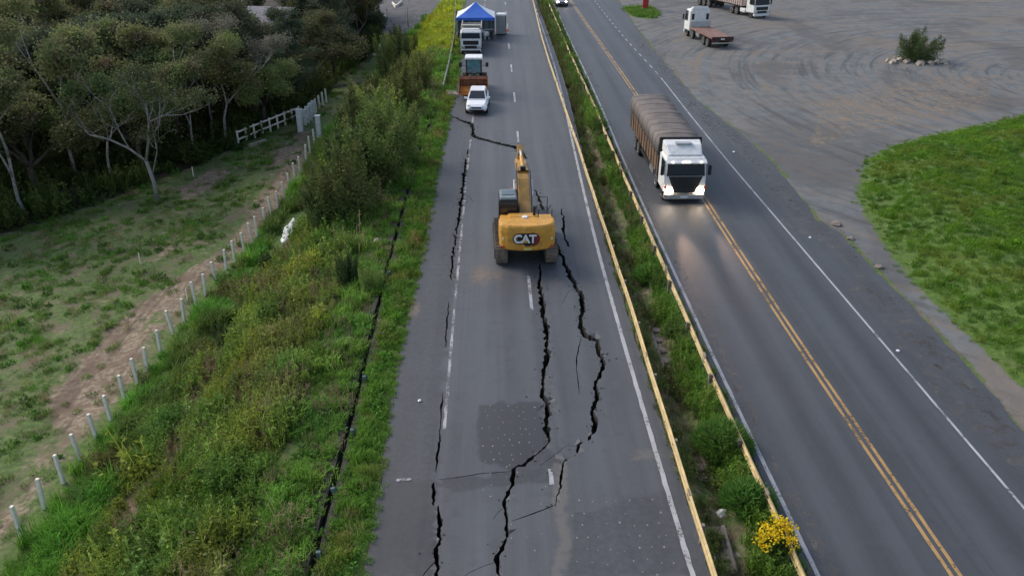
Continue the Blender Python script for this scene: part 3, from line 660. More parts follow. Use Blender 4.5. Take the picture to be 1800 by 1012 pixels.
def scatter(name, items, **k):       # items: (x, y, z, source index, scale, tint)
    n = len(items); me = bpy.data.meshes.new(name); me.from_pydata([i[:3] for i in items], [], []); me.update()
    a = me.attributes.new('pick', 'INT', 'POINT'); a.data.foreach_set('value', [i[3] for i in items])
    a = me.attributes.new('size', 'FLOAT_VECTOR', 'POINT'); a.data.foreach_set('vector', np.array([(i[4]*random.uniform(.85,1.2), i[4]*random.uniform(.85,1.2), i[4]*random.uniform(.8,1.25)) for i in items], np.float32).ravel())
    a = me.attributes.new('turn', 'FLOAT_VECTOR', 'POINT'); a.data.foreach_set('vector', np.array([(random.gauss(0,.12), random.gauss(0,.12), random.uniform(0, 6.283)) for i in items], np.float32).ravel())
    a = me.attributes.new('tint', 'FLOAT_COLOR', 'POINT'); a.data.foreach_set('color', np.array([(*i[5], 1) for i in items], np.float32).ravel())
    o = link_mesh(name, me, kind='stuff', **k)
    ng = bpy.data.node_groups.new(name, 'GeometryNodeTree'); ng.interface.new_socket('Geometry', in_out='INPUT', socket_type='NodeSocketGeometry'); ng.interface.new_socket('Geometry', in_out='OUTPUT', socket_type='NodeSocketGeometry')
    gi, go = ng.nodes.new('NodeGroupInput'), ng.nodes.new('NodeGroupOutput'); ip = ng.nodes.new('GeometryNodeInstanceOnPoints'); ci = ng.nodes.new('GeometryNodeCollectionInfo')
    ci.inputs['Collection'].default_value = veg; ci.inputs['Separate Children'].default_value = True; ci.inputs['Reset Children'].default_value = True
    ip.inputs['Pick Instance'].default_value = True
    def na(nm, ty):
        x = ng.nodes.new('GeometryNodeInputNamedAttribute'); x.data_type = ty; x.inputs['Name'].default_value = nm; return next(s for s in x.outputs if s.enabled and s.name == 'Attribute')
    e2 = ng.nodes.new('FunctionNodeEulerToRotation'); ng.links.new(na('turn', 'FLOAT_VECTOR'), e2.inputs[0])
    L = ng.links.new; L(gi.outputs[0], ip.inputs['Points']); L(ci.outputs[0], ip.inputs['Instance']); L(na('pick', 'INT'), ip.inputs['Instance Index']); L(e2.outputs[0], ip.inputs['Rotation']); L(na('size', 'FLOAT_VECTOR'), ip.inputs['Scale']); L(ip.outputs[0], go.inputs[0])
    md = o.modifiers.new('scatter', 'NODES'); md.node_group = ng
    return o
def nz(x, y, s, q): return mnoise.noise((x*s + q*3.7, y*s - q*1.9, q))
def pts(x0f, x1f, y0, y1, dens):
    out = []; y = y0
    while y < y1:
        d = dens * (1.0 if y < 36 else .62 if y < 60 else .36 if y < 95 else .2); st = .5; a, b = float(x0f(y)), float(x1f(y))
        if b > a:
            k = (b - a) * st * d
            for _ in range(int(k) + (random.random() < k - int(k))): out.append((random.uniform(a, b), y + random.uniform(0, st)))
        y += st
    return out
def far(y): return 1.0 if y < 36 else 1.2 if y < 60 else 1.55 if y < 95 else 2.0
SHEET = T(508,412); slope, verge, field, median, meadow = [], [], [], [], []
pick = lambda k: random.choice(SRCI[k])
for x, y in pts(lambda v: xf(v) + .2, lambda v: DRAIN(v) - .04, 12, 140, 19):
    u = (x - xf(y)) / (DRAIN(y) - xf(y)); n = nz(x, y, .22, 1) + .5 * nz(x, y, .6, 2); b = nz(x, y, .45, 5); r = random.random()
    if y < 72 and DRAIN(y) - x < .22 and nz(x*.2, y, .8, 21) < .4: continue
    if any(inpoly(np.array([x]), np.array([y]), P)[0] for P in PATCHES) and r < .8: continue
    if y > 92 and u > .1: t = (2.3, 1.7, .6); k = 'short'; s = .8
    elif u < .24:
        k = 'tall' if r < .6 else 'short'; s = .8 + .3*random.random(); t = (.75,1.15,.6) if n > -.2 else (.85,.85,.8)
        if b > .25: k, t, s = 'weed', (.8,.75,.9), .7
    elif n > .3: k, t, s = ('dry' if r < .4 else 'weed' if r < .8 else 'tall'), (1.0,.98,.8), .95
    elif n < -.3: k, t, s = ('broad' if r < .3 else 'tall' if r < .55 else 'weed'), (.68,.95,.6), .9
    else: k, t, s = ('weed' if r < .6 else 'tall' if r < .82 else 'dry'), (1.0+.3*b, 1.12+.15*b, .7), .92
    if u > .8 and y <= 92: k, t, s = ('short' if r < .5 else 'broad' if r < .7 else 'tall' if r < .9 else 'dry'), (1.0,1.2,.8), .7
    if u < .08: s *= .6
    if abs(x - SHEET.x) < 1.1 and abs(y - SHEET.y) < 4.2: continue
    tk_ = abs(x - float(TRACK(y)))
    if y < 46 and tk_ < .5 and r < .8: continue
    cl = nz(x, y, 1.1, 31); hv = nz(x, y, .55, 33)
    if cl < -.38 and r < .7: continue
    s *= 1 + .75*hv + (.9 if random.random() < .02 else 0); t = tuple(c*(1 + .45*cl + .3*hv) for c in t); t = (t[0]*(1+.25*b), t[1], t[2]*(1-.2*b))
    t = (t[0]*1.24, t[1]*1.2, t[2]*1.3) if k != 'dry' else (.95, 1.0, .95)
    j = random.uniform(.7, 1.3); slope.append((x, y, Z(x, y) if DRAIN(y) - x > .85 else max(Z(x, y), -.04), pick(k), s*far(y), tuple(c*j for c in t)))
for x, y in pts(lambda v: DRAIN(v) + .12, lambda v: EDGE_L(v) + .12, 12, 120, 26):
    if y < 72 and x - DRAIN(y) < .31 and nz(x*.2, y, .8, 21) < .4: continue
    e = EDGE_L(y) - x; r = random.random(); n = nz(x, y, .5, 8); k = 'short' if (r < .55 or e < .35) else 'broad' if r < .75 else 'tall' if r < .93 else 'dry'
    j = random.uniform(.75,1.3); t = (1.0,1.28,.75) if n > -.15 else (1.25,1.15,.8)
    verge.append((x, y, Z(x, y) + .02 if x - DRAIN(y) > .85 else .0, pick(k), (.38 if e < .3 else .62)*far(y), tuple(c*j for c in t)))
def clear_patch(x, y, lim):
    return any(inpoly(np.array([x]), np.array([y]), P)[0] for P in PATCHES)
for x, y in pts(lambda v: xf(v) - 24, lambda v: xf(v) - .3, 16, 100, 5.0):
    if inpoly(np.array([x]), np.array([y]), FOREST)[0] and random.random() < .8: continue
    if inpoly(np.array([x]), np.array([y]), PARK)[0]: continue
    n = nz(x, y, .3, 4) + .5*nz(x, y, .9, 6); pth = abs(x - (float(xf(y)) - 1.2)) < 1.1
    if (clear_patch(x, y, 0) or n < -.25 or pth) and random.random() < .85: continue
    r = random.random(); k = 'short' if r < .75 else 'dry' if r < .85 else 'broad'; j = random.uniform(.6,1.1)
    field.append((x, y, Z(x, y), pick(k), random.uniform(.4,.75)*far(y)*.95, tuple(c*j*1.3 for c in ((.8,.9,.7) if n < .2 else (.8,1.1,.6)))))
for x, y in pts(lambda v: LINE_R(v) + .62, lambda v: LINE_RL(v) - .3, 12, 135, 17):
    w_ = float(LINE_RL(y) - LINE_R(y)); u = (x - float(LINE_R(y))) / w_; n = nz(x, y, .35, 11); r = random.random()
    if x < RAIL1(y) + .1: 
        if r < .35: continue
        k, s, t = ('short' if r < .8 else 'dry'), .5, (1.15,1.05,.8)
    elif .3 < u < .62 and n < .18 and y < 62 and r < .8: continue
    elif u > .55: k, s, t = ('tall' if r < .45 else 'broad' if r < .6 else 'weed' if r < .88 else 'dry'), .75 + .3*max(0, n), (.7,.9,.65) if n < .1 else (.95,1.25,.7)
    else: k, s, t = ('short' if r < .4 else 'weed' if r < .75 else 'dry'), .6, (.75,.78,.75)
    if abs(x - float(RAIL2(y))) < .22: continue
    if x > LINE_RL(y) - .75: s *= .5
    j = random.uniform(.65,1.25); median.append((x, y, Z(x, y), pick(k), s*far(y), tuple(c*j for c in t)))
bx0, bx1 = 20, 60
y = 18.0
while y < 66:
    x = 14.0
    while x < 62:
        xx, yy = x + random.uniform(-.3,.3), y + random.uniform(-.3,.3)
        if inpoly(np.array([xx]), np.array([yy]), GRASS_R)[0]:
            d = polydist(np.array([xx]), np.array([yy]), GRASS_R)[0]; n = nz(xx, yy, .3, 15); j = random.uniform(.75,1.2)
            hv = nz(xx, yy, .5, 41); bare = nz(xx, yy, .33, 43)
            if random.random() < .25 + d*.6 and (bare < .5 or random.random() < .25): meadow.append((xx, yy, Z(xx, yy) + float(sstep(d/5)*.9), pick('short' if random.random() < .88 else random.choice(('broad','weed','tall'))), (.62 if d > .8 else .42)*(1 + .4*hv), tuple(c*j for c in ((.85*(1+.6*hv),1.1+.5*hv,.45) if n < .25 else (1.2,1.1,.6)))))
        x += .36
    y += .36
for _ in range(90):
    c = G(random.uniform(1100,1156), random.uniform(12,34)); 
    if inpoly(np.array([c.x]), np.array([c.y]), ISLAND)[0]: meadow.append((c.x, c.y, 0, pick('short'), 1.6, (.9,1.1,.7)))
scatter('slope_weeds', slope, label='olive weeds, dry stalks and rough grass covering the slope below the cracked road')
scatter('verge_grass', verge, label='bright green grass strip along the broken left edge of the cracked road')
scatter('field_grass', field, label='short patchy grass on the field between white posts and dark wood')
scatter('median_plants', median, label='weeds and grass growing in the ditch between the two carriageways')
scatter('meadow_grass', meadow, label='bright green grass patch at the right edge of the gravel yard')

under = []
for _ in range(5200):
    x, y = random.uniform(-70, -11), random.uniform(36, 140)
    if not inpoly(np.array([x]), np.array([y]), FOREST)[0] or inpoly(np.array([x]), np.array([y]), PARK)[0]: continue
    e = polydist(np.array([x]), np.array([y]), FOREST)[0]
    if e > 14 and random.random() < .6: continue
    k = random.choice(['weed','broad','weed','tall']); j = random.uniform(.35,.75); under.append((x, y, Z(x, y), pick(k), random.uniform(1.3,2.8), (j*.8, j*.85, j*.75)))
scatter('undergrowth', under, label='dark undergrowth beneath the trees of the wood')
# ------------------------------------------------------------------ trees and shrubs
def limb(mb, p, d, l, r, depth, tips, spread=.6, split=2, upw=.25, rmin=.018):
    pts_ = [p]; n = 3; dd = d.copy(); 
    for k in range(n):
        dd = (dd + Vector((random.gauss(0,.16), random.gauss(0,.16), random.gauss(.02,.1)))).normalized(); pts_.append(pts_[-1] + dd * l / n)
    mb.tube(pts_, [max(rmin, r*(1 - .4*k/n)) for k in range(n+1)], 6 if r > .06 else 4)
    if depth == 0: tips.append(pts_[-1]); tips.append(pts_[-2]); return
    for k in range(split + (random.random() < .35)):
        nd = (dd + Vector((random.gauss(0,spread), random.gauss(0,spread), random.gauss(upw,spread*.5)))).normalized()
        limb(mb, pts_[-1 if k < 2 else -2], nd, l*random.uniform(.6,.85), r*.6, depth-1, tips, spread, split, upw, rmin)
def crown_round(mb, tips, n, rad, ln, lw):
    for _ in range(n):
        t = random.choice(tips); v = Vector((random.gauss(0,1), random.gauss(0,1), random.gauss(0,.7))) * rad * .5; leaf(mb, t + v, ln*random.uniform(.6,1.3), lw*random.uniform(.7,1.3), .35)
def tree_mesh(kind):
    tk, cr = MB(), MB(); tips = []
    if kind == 'broad':
        tk.tube([(0,0,-.2),(.05,.1,1.3),(.1,.05,2.6)], [.24,.2,.18], 7)
        for q in range(4): limb(tk, Vector((.1,.05,2.4)), Vector((math.cos(q*1.6+.4), math.sin(q*1.6+.4), random.uniform(.5,1.6))).normalized(), random.uniform(1.9,3.1), .13, 2, tips, .6, 2, .25)
        crown_round(cr, tips, 22000, .95, .25, .13)
    elif kind == 'thin':
        limb(tk, Vector((0,0,-.2)), Vector((0,0,1)), 4.5, .14, 3, tips, .42, 2, .5); crown_round(cr, tips, 11000, .9, .23, .12)
    elif kind == 'grey':
        limb(tk, Vector((0,0,-.2)), Vector((0,0,1)), 4.2, .14, 4, tips, .42, 2, .4); crown_round(cr, tips, 5000, .8, .17, .08)
    elif kind == 'dark':
        tk.tube([(0,0,-.2),(.1,0,4),(0,.1,8),(0,0,11.5)], [.24,.18,.1,.03], 7)
        for k in range(46):
            z = random.uniform(2.6, 11.3); a = random.uniform(0,6.283); l = (1 - (z-2)/11.5)**.7 * 3.2 * random.uniform(.6,1.1) + .35; d = Vector((math.cos(a), math.sin(a), random.uniform(-.05,.35)))
            tk.tube([Vector((0,0,z)), Vector((0,0,z)) + d*l], [.05,.015], 4)
            for _ in range(int(110 + 80*l)): t = random.uniform(.2,1.05); leaf(cr, Vector((0,0,z)) + d*l*t + Vector((random.gauss(0,.28), random.gauss(0,.28), random.gauss(0,.2))), .26*random.uniform(.6,1.3), .11, .1)
    return tk, cr
LM_B = leafmat('olive_leaves', (.13,.16,.06), (.20,.225,.08), (.20,.16,.095)); LM_T = leafmat('mid_leaves', (.12,.185,.062), (.185,.26,.08), (.185,.19,.085)); LM_G = leafmat('grey_twigs', (.14,.13,.10), (.26,.235,.18))
LM_D = leafmat('dark_needles', (.055,.075,.045), (.095,.115,.06)); LM_L = leafmat('light_leaves', (.10,.20,.035), (.18,.31,.055)); LM_S = leafmat('shrub_leaves', (.15,.205,.048), (.23,.29,.07), (.25,.25,.08)); LM_DS = leafmat('dark_shrub_leaves', (.045,.07,.024), (.09,.125,.035))
KINDS = []
for kind, lm, bk in (('broad',LM_B,M_BARK),('broad',LM_B,M_BARK),('broad',LM_T,M_BARK),('thin',LM_T,M_BARKP),('thin',LM_B,M_BARKP),('grey',LM_G,M_BARKP),('dark',LM_D,M_BARK),('dark',LM_D,M_BARK),('broad',LM_D,M_BARK),('broad',LM_L,M_BARKP)):
    tk, cr = tree_mesh(kind); r = empty('tree', (0,0,0)); tk.build('trunk', bk, r, smooth=True); c = cr.build('crown', lm, r); KINDS.append(r)
used = set()
def plant_tree(i, x, y, s, name, label, group=None, sz=1.0, z=None):
    o = KINDS[i] if i not in used else copy_tree(KINDS[i]); used.add(i); o.name = name
    o.location = (x, y, Z(x, y) if z is None else z); o.rotation_euler = (random.gauss(0,.03), random.gauss(0,.03), random.uniform(0,6.283)); o.scale = (s, s, s*sz)
    for k in ('label','category','group'):
        if k in o: del o[k]
    return tag(o, label, 'tree', group)
LBL = {0:'olive brown leafy tree crowded into the dark wood left of the field',1:'olive brown leafy tree crowded into the dark wood left of the field',2:'mid green leafy tree crowded into the dark wood left of the field',3:'slender pale stemmed tree in the dark wood left of the field',4:'slender olive tree with a pale stem in the dark wood',5:'grey leafless twiggy tree among the green trees of the wood',6:'tall dark conifer at the back of the wood',7:'tall dark conifer at the back of the wood',8:'dense blackish green tree in the shade of the wood'}
placed = []
def try_tree(x, y, i, s, mind):
    if any((x-a)**2 + (y-b)**2 < mind*mind for a, b in placed): return
    placed.append((x, y)); sx = random.uniform(.85,1.1)
    nm = {6:'conifer',7:'conifer',5:'twiggy_tree'}.get(i, 'tree'); plant_tree(i, x, y, s, nm, LBL[i], 'trees of the dark wood', sx)
HOUSE = T(462, 96)
for k in range(2600):
    if len(placed) > 190: break
    y = random.uniform(38, 150); x = random.uniform(-95, -10)
    if not inpoly(np.array([x]), np.array([y]), FOREST)[0] or polydist(np.array([x]), np.array([y]), FOREST)[0] < .8: continue
    if inpoly(np.array([x]), np.array([y]), PARK)[0] or polydist(np.array([x]), np.array([y]), PARK)[0] < 4: continue
    # keep to what this or a neighbouring viewpoint could see
    q = Vector((x, y, Z(x, y) + 5)) - cam.location; u = 900 + FPX * q.dot(RGT) / q.dot(FWD)
    if u < -140: continue
    q = Vector((x, y, Z(x, y) + 8)) - cam.location; u2 = 900 + FPX * q.dot(RGT) / q.dot(FWD); v2 = 506 - FPX * q.dot(UP) / q.dot(FWD)
    if 395 < u2 < 530 and v2 < 50 or math.hypot(x - HOUSE.x, y - HOUSE.y) < 8.5: continue
    e = float(polydist(np.array([x]), np.array([y]), FOREST)[0]); r = random.random(); right = x > -34 and y > 75
    if right: i = random.choice([6,7,8,8,1]) if r < .8 else 4
    elif e < 6: i = random.choice([3,4,5,0,2,1])
    else: i = random.choice([0,0,1,1,2,2,2,4,8])
    try_tree(x, y, i, random.uniform(.85,1.15) * (.92 if e < 5 else 1.1), 2.7 if e < 8 else 3.6)
for i_, r_ in enumerate(KINDS[:9]):
    if i_ not in used:
        for c_ in list(r_.children): bpy.data.objects.remove(c_)
        bpy.data.objects.remove(r_)
p = T(444,215); plant_tree(9, p.x, p.y + 7, .72, 'tree', 'bright light green tree standing out among the dark trees of the wood')
# the bare, pale, wide-forking tree at the field's edge
def bare_tree():
    p = T(277,350); tk, cr = MB(), MB(); tips = []
    tk.tube([(0,0,-.2),(-.05,.1,1.2),(-.25,.1,2.6)], [.15,.125,.11], 8)
    for path, r in (([(-.25,.1,2.6),(-1.2,.2,3.4),(-2.3,.2,4.0),(-3.6,.3,4.3)], .11), ([(-1.2,.2,3.4),(-1.6,.2,4.6),(-2.0,.5,6.0)], .08), ([(-.25,.1,2.6),(.2,0,3.9),(.5,0,5.2),(.6,-.1,6.4)], .12), ([(.5,0,5.2),(1.5,.1,5.6),(2.6,.2,5.6)], .06), ([(.2,0,3.9),(.9,.6,4.9),(1.1,.8,6.2)], .07), ([(-.05,.1,1.6),(.5,.3,3.2),(.45,.5,4.6)], .06)):
        tk.tube(path, [.72*r*(1-.5*k/len(path)) for k in range(len(path))], 6); d = (Vector(path[-1]) - Vector(path[-2])).normalized()
        for _ in range(4): limb(tk, Vector(path[-1 - (_ % 2)]), (d + Vector((random.gauss(0,.6), random.gauss(0,.6), .5))).normalized(), 1.1, r*.4, 2, tips, .55, 2, .3, .012)
    crown_round(cr, tips, 5200, .7, .18, .09)
    r = empty('tree', p, 0, label='pale barked tree with wide bare forking limbs at the edge of the field', cat='tree'); r.scale = (1.12,1.12,1.12); tk.build('trunk', M_BARKP, r, smooth=True); cr.build('crown', leafmat('sparse_leaves', (.07,.095,.035), (.13,.16,.055)), r)
bare_tree()
SH = []; LM_MS = leafmat('mid_shrub_leaves', (.09,.13,.034), (.15,.195,.05), (.18,.19,.06))
def shrub_mesh(h, r, n, lm, cone):
    tk, cr = MB(), MB()
    for k in range(19):
        a = random.uniform(0,6.283); rr = r*.8*math.sqrt(random.random()); top = h*random.uniform(.5,1.08)*(1 - cone*rr/r); b = (rr*math.cos(a)*.3, rr*math.sin(a)*.3, -.2); t = Vector((rr*math.cos(a), rr*math.sin(a), top)); tk.tube([b, t*.5, t], [.03,.022,.008], 4)
        for _ in range(n//19):
            q = random.uniform(.15,1.04); c = Vector(b).lerp(t, q); w_ = .20*r*(1.1 - q) + .03; leaf(cr, c + Vector((random.gauss(0,w_), random.gauss(0,w_), random.gauss(0,.14))), random.uniform(.10,.2), random.uniform(.045,.08), .8)
    return tk, cr
for (lm, cone) in ((LM_S,.5),(LM_MS,.65),(LM_DS,.4),(LM_S,.3)):
    tk, cr = shrub_mesh(3.9, 1.75, 8200, lm, cone); r = empty('shrub', (0,0,0)); tk.build('stem', M_BARK, r); cr.build('foliage', lm, r); SH.append(r)
SHRUBS = [((580,408),1.15,2,'bushy green shrub nearest the white sheet on the slope'),((622,392),1.45,1,'tallest dark shrub on the slope above the white sheet'),((616,352),1.35,2,'shrub leaning over the row of white posts on the slope'),((655,330),1.6,0,'upright yellowish shrub on the slope, level with the crack start'),
 ((688,285),1.5,3,'shrub beside the gutter, in the middle of the slope thicket'),((640,285),1.6,2,'dark shrub in the middle of the slope thicket'),((664,235),1.5,0,'yellow green shrub opposite the white gate'),((705,205),1.4,1,'shrub on the slope level with the white car'),((640,225),1.02,3,'small shrub just right of the white gate'),
 ((735,165),1.02,3,'round shrub beside the pale guardrail, level with the loader'),((690,160),1.28,2,'dark shrub behind the slope thicket, level with the loader'),((655,190),1.15,1,'shrub in the far part of the slope thicket'),((715,120),1.22,2,'dark shrub below the bright lawn'),((680,115),1.15,3,'shrub at the end of the dark wood'),((745,130),0.90,0,'low shrub at the foot of the bright lawn, by the guardrail'),((700,88),1.02,1,'shrub below the car park corner'),
 ((612,500),0.48,2,'low dark bush in the weeds below the white sheet'),((655,520),0.41,3,'low bush in the weeds close to the gutter'),((395,615),0.46,2,'low dark bush in the grass next to the white posts'),((425,690),0.34,3,'small bush alone in the weeds of the near slope'),((575,560),0.34,0,'small yellow green bush in the middle of the weeds'),((470,480),0.39,2,'low dark bush beside the eroded track of the slope')]
for k, (pp, s, i, lb) in enumerate(SHRUBS):
    p = T(*pp); o = SH[i] if ('s', i) not in used else copy_tree(SH[i]); used.add(('s', i)); o.name = 'shrub'
    for q in ('label','category','group'):
        if q in o: del o[q]
    o.location = p; o.rotation_euler = (0,0,random.uniform(0,6.283)); o.scale = (s*random.uniform(.9,1.15), s*random.uniform(.9,1.15), s*random.uniform(.85,1.05)); tag(o, lb, 'shrub', 'shrubs on the slope')
# the two grass tussocks and the yellow flowers in the ditch
def tussock(pp, r, h, label):
    p = T(*pp); mb = MB()
    for _ in range(2600):
        a = random.uniform(0,6.283); rr = r*math.sqrt(random.random()); x, y = rr*math.cos(a), rr*math.sin(a); z0 = max(0, h*.72*(1-(rr/r)**2)); d = Vector((x/r*.9, y/r*.9, .75)) + Vector((random.gauss(0,.35), random.gauss(0,.35), random.gauss(0,.2))); d.normalize()
        leaf(mb, (x*.8, y*.8, z0*random.uniform(.3,1)), random.uniform(.28,.5), .03, 0, d)
    m2 = MB()
    for _ in range(30): a = random.uniform(0,6.283); m2.tube([(0,0,-.1),(r*.6*math.cos(a),r*.6*math.sin(a),h*.6)], .012, 4)
    rt = empty('grass_tussock', p, 0, label=label, cat='plant', group='bright grass tussocks in the ditch'); m2.build('stem', M_BARK, rt); mb.build('foliage', leafmat('tussock_green', (.08,.19,.03), (.17,.32,.06)), rt)
tussock((1270,785), 1.1, 1.2, 'bigger bright green grass tussock against the yellow rail, farther from the flowers')
tussock((1314,888), .85, .95, 'smaller bright green grass tussock just behind the yellow flowers')
tussock((1140,490), .8, .8, 'round green tussock in the ditch level with the excavator tracks')
def flowers():
    p = T(1356,972); tk, cr, bl = MB(), MB(), MB(); 
    for k in range(26):
        a = random.uniform(0,6.283); r = .62*math.sqrt(random.random()); h = random.uniform(.6,1.05)*(1-.25*r); t = Vector((r*math.cos(a), r*math.sin(a), h)); tk.tube([(t.x*.25,t.y*.25,-.1), t*.6 + Vector((0,0,.1)), t], [.012,.01,.007], 4)
        for _ in range(16): q = random.uniform(.2,.92); leaf(cr, Vector((t.x*.25,t.y*.25,0)).lerp(t, q) + Vector((random.gauss(0,.07),random.gauss(0,.07),0)), .2, .07, .4)
        for _ in range(30): leaf(bl, t + Vector((random.gauss(0,.1), random.gauss(0,.1), random.gauss(.02,.05))), .085, .07, .8)
    rt = empty('flowering_plant', p, 0, label='bushy plant with bright yellow flower heads beside the rail in the ditch', cat='plant'); tk.build('stem', M_BARK, rt); cr.build('foliage', LM_DS, rt); bl.build('blossom', leafmat('yellow_petals', (.55,.40,.01), (.72,.56,.02)), rt)
flowers()
def right_bush():
    p = T(1606,106); tk, cr = shrub_mesh(3.6, 3.2, 12000, LM_DS, .45); r = empty('bush', p, 0, label='dark green bush on the rubble heap at the far side of the gravel yard', cat='bush'); tk.build('stem', M_BARK, r); cr.build('foliage', LM_DS, r)
    mb = MB()
    for k in range(46):
        a = random.uniform(0,6.283); q = 2.6*math.sqrt(random.random()); c = Vector((q*math.cos(a)*1.3, q*math.sin(a)*.7 - 1, .1)); s = random.uniform(.15,.42); M = Matrix.Translation(c) @ Matrix.Rotation(random.uniform(0,3), 4, (random.random(),random.random(),1)) 
        mb.box(-s,s,-s*.7,s*.7,-s*.5,s*.5, s*.2, s*.1, M)
    o = mb.build('rubble_heap', M_STONE, kind='stuff', label='heap of pale broken stones under the dark bush on the yard'); o.location = p
right_bush()

# ------------------------------------------------------------------ guardrails
def rail(name, line, y0, y1, zt, face, label, m, post_step, mpost, h=.33, dip=None):
    rt = empty(name, (float(line(y0)), y0, 0), 0, label=label, cat='guardrail'); X0 = float(line(y0))
    prof = [(0,0),(.05,.04),(.05,.11),(0,.165),(.05,.22),(.05,.29),(0,.33)]; prof = [(a*face, b*h/.33) for a, b in prof]
    ring = prof + [(a - .018*face, b) for a, b in prof[::-1]]
    rings = []; y = y0
    while y <= y1:
        wv = .03*mnoise.noise((y*.21, 2, face)); dz = (dip(y) if dip else 0) + .02*mnoise.noise((y*.3, 8, face))
        rings.append([(float(line(y)) + a + wv - X0, y - y0, zt - h + b + dz) for a, b in ring]); y += .8
    mb = MB(); mb.loft(rings); mb.build('beam', m, rt)
    mb = MB(); y = y0 + 2.0
    while y < min(y1, 90): 
        xx = float(line(y)) - X0; mb.box(xx + .018*face - .03, xx + .018*face + .03 + .03*face, y - y0 - .16, y - y0 + .16, zt - h - .005 + (dip(y) if dip else 0), zt + .008 + (dip(y) if dip else 0)); y += 8.0
    mb.build('splice', mpost, rt, bevel=.006)
    y = y0 + .6; pm = None
    while y < y1:
        if pm is None:
            mb = MB(); mb.box(-.05,.05,-.07,.07,-.9,zt-.02); mb.box(-.06+.06*face,.06+.06*face,-.05,.05,zt-.3,zt-.08); o = mb.build('post', mpost, rt, bevel=.008); pm = o
        else: o = link_mesh('post', pm.data, rt)
        o.location = (float(line(y)) - .09*face - X0, y - y0, (dip(y) if dip else 0)); y += post_step
    return rt
rail('guardrail', RAIL1, 9, 150, .76, -1, 'weathered yellow guardrail along the right side of the cracked carriageway', M_RAILY, 4.0, M_CONC, h=.36)
rail('guardrail', RAIL2, 9, 150, .74, 1, 'narrow yellow guardrail beside the highway with the moving truck', M_RAILY, 4.0, M_CONC)
rail('guardrail', DRAIN, 74, 132, .62, 1, 'pale guardrail between the grass slope and the parked machines', M_RAILP, 4.0, M_RAILP)
# ------------------------------------------------------------------ short bluish posts beside the gutter
mb = MB(); mb.box(-.075,.075,-.05,.05,-.4,.78); mb.box(-.10,.10,.05,.075,.3,.8); bp0 = mb.build('marker_post', M_POSTB, bevel=.015)
for k, (a, b) in enumerate([(566,1004),(598,893),(622,785),(643,690),(662,612),(684,500)]):
    o = bp0 if k == 0 else bp0.copy(); 
    if k: COL.objects.link(o)
    p = T(a, b); o.location = p; o.rotation_euler = (random.gauss(0,.08), random.gauss(0,.08), random.gauss(0,.1))
    tag(o, 'short bluish grey concrete post in the grass beside the dark gutter', 'post', 'bluish posts beside the gutter')
# ------------------------------------------------------------------ white fence posts, gate, plank fence
mb = MB(); mb.box(-.065,.065,-.065,.065,-.4,1.12,.008,.008); fp0 = mb.build('fence_post', M_POSTW, bevel=.012)
ext = [(170,772),(142,808),(112,848),(78,892),(38,940)]
for k, (a, b) in enumerate(FENCE_PX + ext):
    o = fp0 if k == 0 else fp0.copy()
    if k: COL.objects.link(o)
    p = T(a, b); o.location = p; o.rotation_euler = (random.gauss(0,.035), random.gauss(0,.045), random.uniform(-.2,.2)); o.scale = (1.15, 1.15, random.uniform(1.1,1.3))
    tag(o, 'short whitewashed concrete post in the row at the foot of the slope', 'fence post', 'white posts at the foot of the slope')
for k, (a, b) in enumerate([(547,205),(556,198),(562,192),(568,186),(574,180)]):
    o = fp0.copy(); COL.objects.link(o); p = T(a, b); o.location = p; o.scale = (1.4,1.4,1.25)
    tag(o, 'white post between the gate and the low beam by the dark wood', 'fence post', 'white posts beyond the gate')
def pillar(pp, lb, w_, h):
    p = T(*pp); mb = MB(); mb.box(-w_,w_,-w_,w_,-.3,h); mb.box(-w_-.05,w_+.05,-w_-.05,w_+.05,h,h+.09); o = mb.build('gate_pillar', M_WHITE, bevel=.02); o.location = p; tag(o, lb, 'gate pillar'); return p
g1 = pillar((562,241), 'white gate pillar next to the grass slope, at the end of the post row', .2, 1.9)
g2 = pillar((529,231), 'white gate pillar next to the plank fence on the wood side', .23, 2.0)
def bars(name, a, b, n, heights, lb, cat, m, w_=.06, ph=1.4, pw=.07):
    d = b - a; rt = empty(name, a, 0, label=lb, cat=cat); pm = None
    for k in range(n + 1):
        q = d * (k / n); mb = MB(); mb.box(-pw,pw,-pw,pw,-.3,ph)
        o = mb.build('post', m, rt, bevel=.01); o.location = q
    for h in heights:
        mb = MB(); mb.tube([Vector((0,0,h)), Vector((d.x, d.y, d.z + h))], w_, 4); mb.build('rail', m, rt)
    return rt
bars('gate', g1 + Vector((-.3,0,0)), g2 + Vector((.35,0,0)), 1, (.35, 1.35), 'thin grey metal gate between the two white pillars', 'gate', M_STEEL, .03, 1.4, .03)
bars('plank_fence', T(527,210) , T(420,255), 8, (.5, 1.15), 'white two rail plank fence running from the gate pillar into the dark wood', 'fence', M_POSTW, .08, 1.3)
bars('plank_fence', T(536,222), T(552,206), 3, (.6, 1.4), 'short white fence panel directly beyond the gate pillar', 'fence', M_WHITE, .09, 1.6, .16)
bars('plank_fence', T(733,40), T(760,35), 2, (.45, 1.15), 'white two rail fence piece by the bright lawn and car park', 'fence', M_WHITE, .06, 1.3)
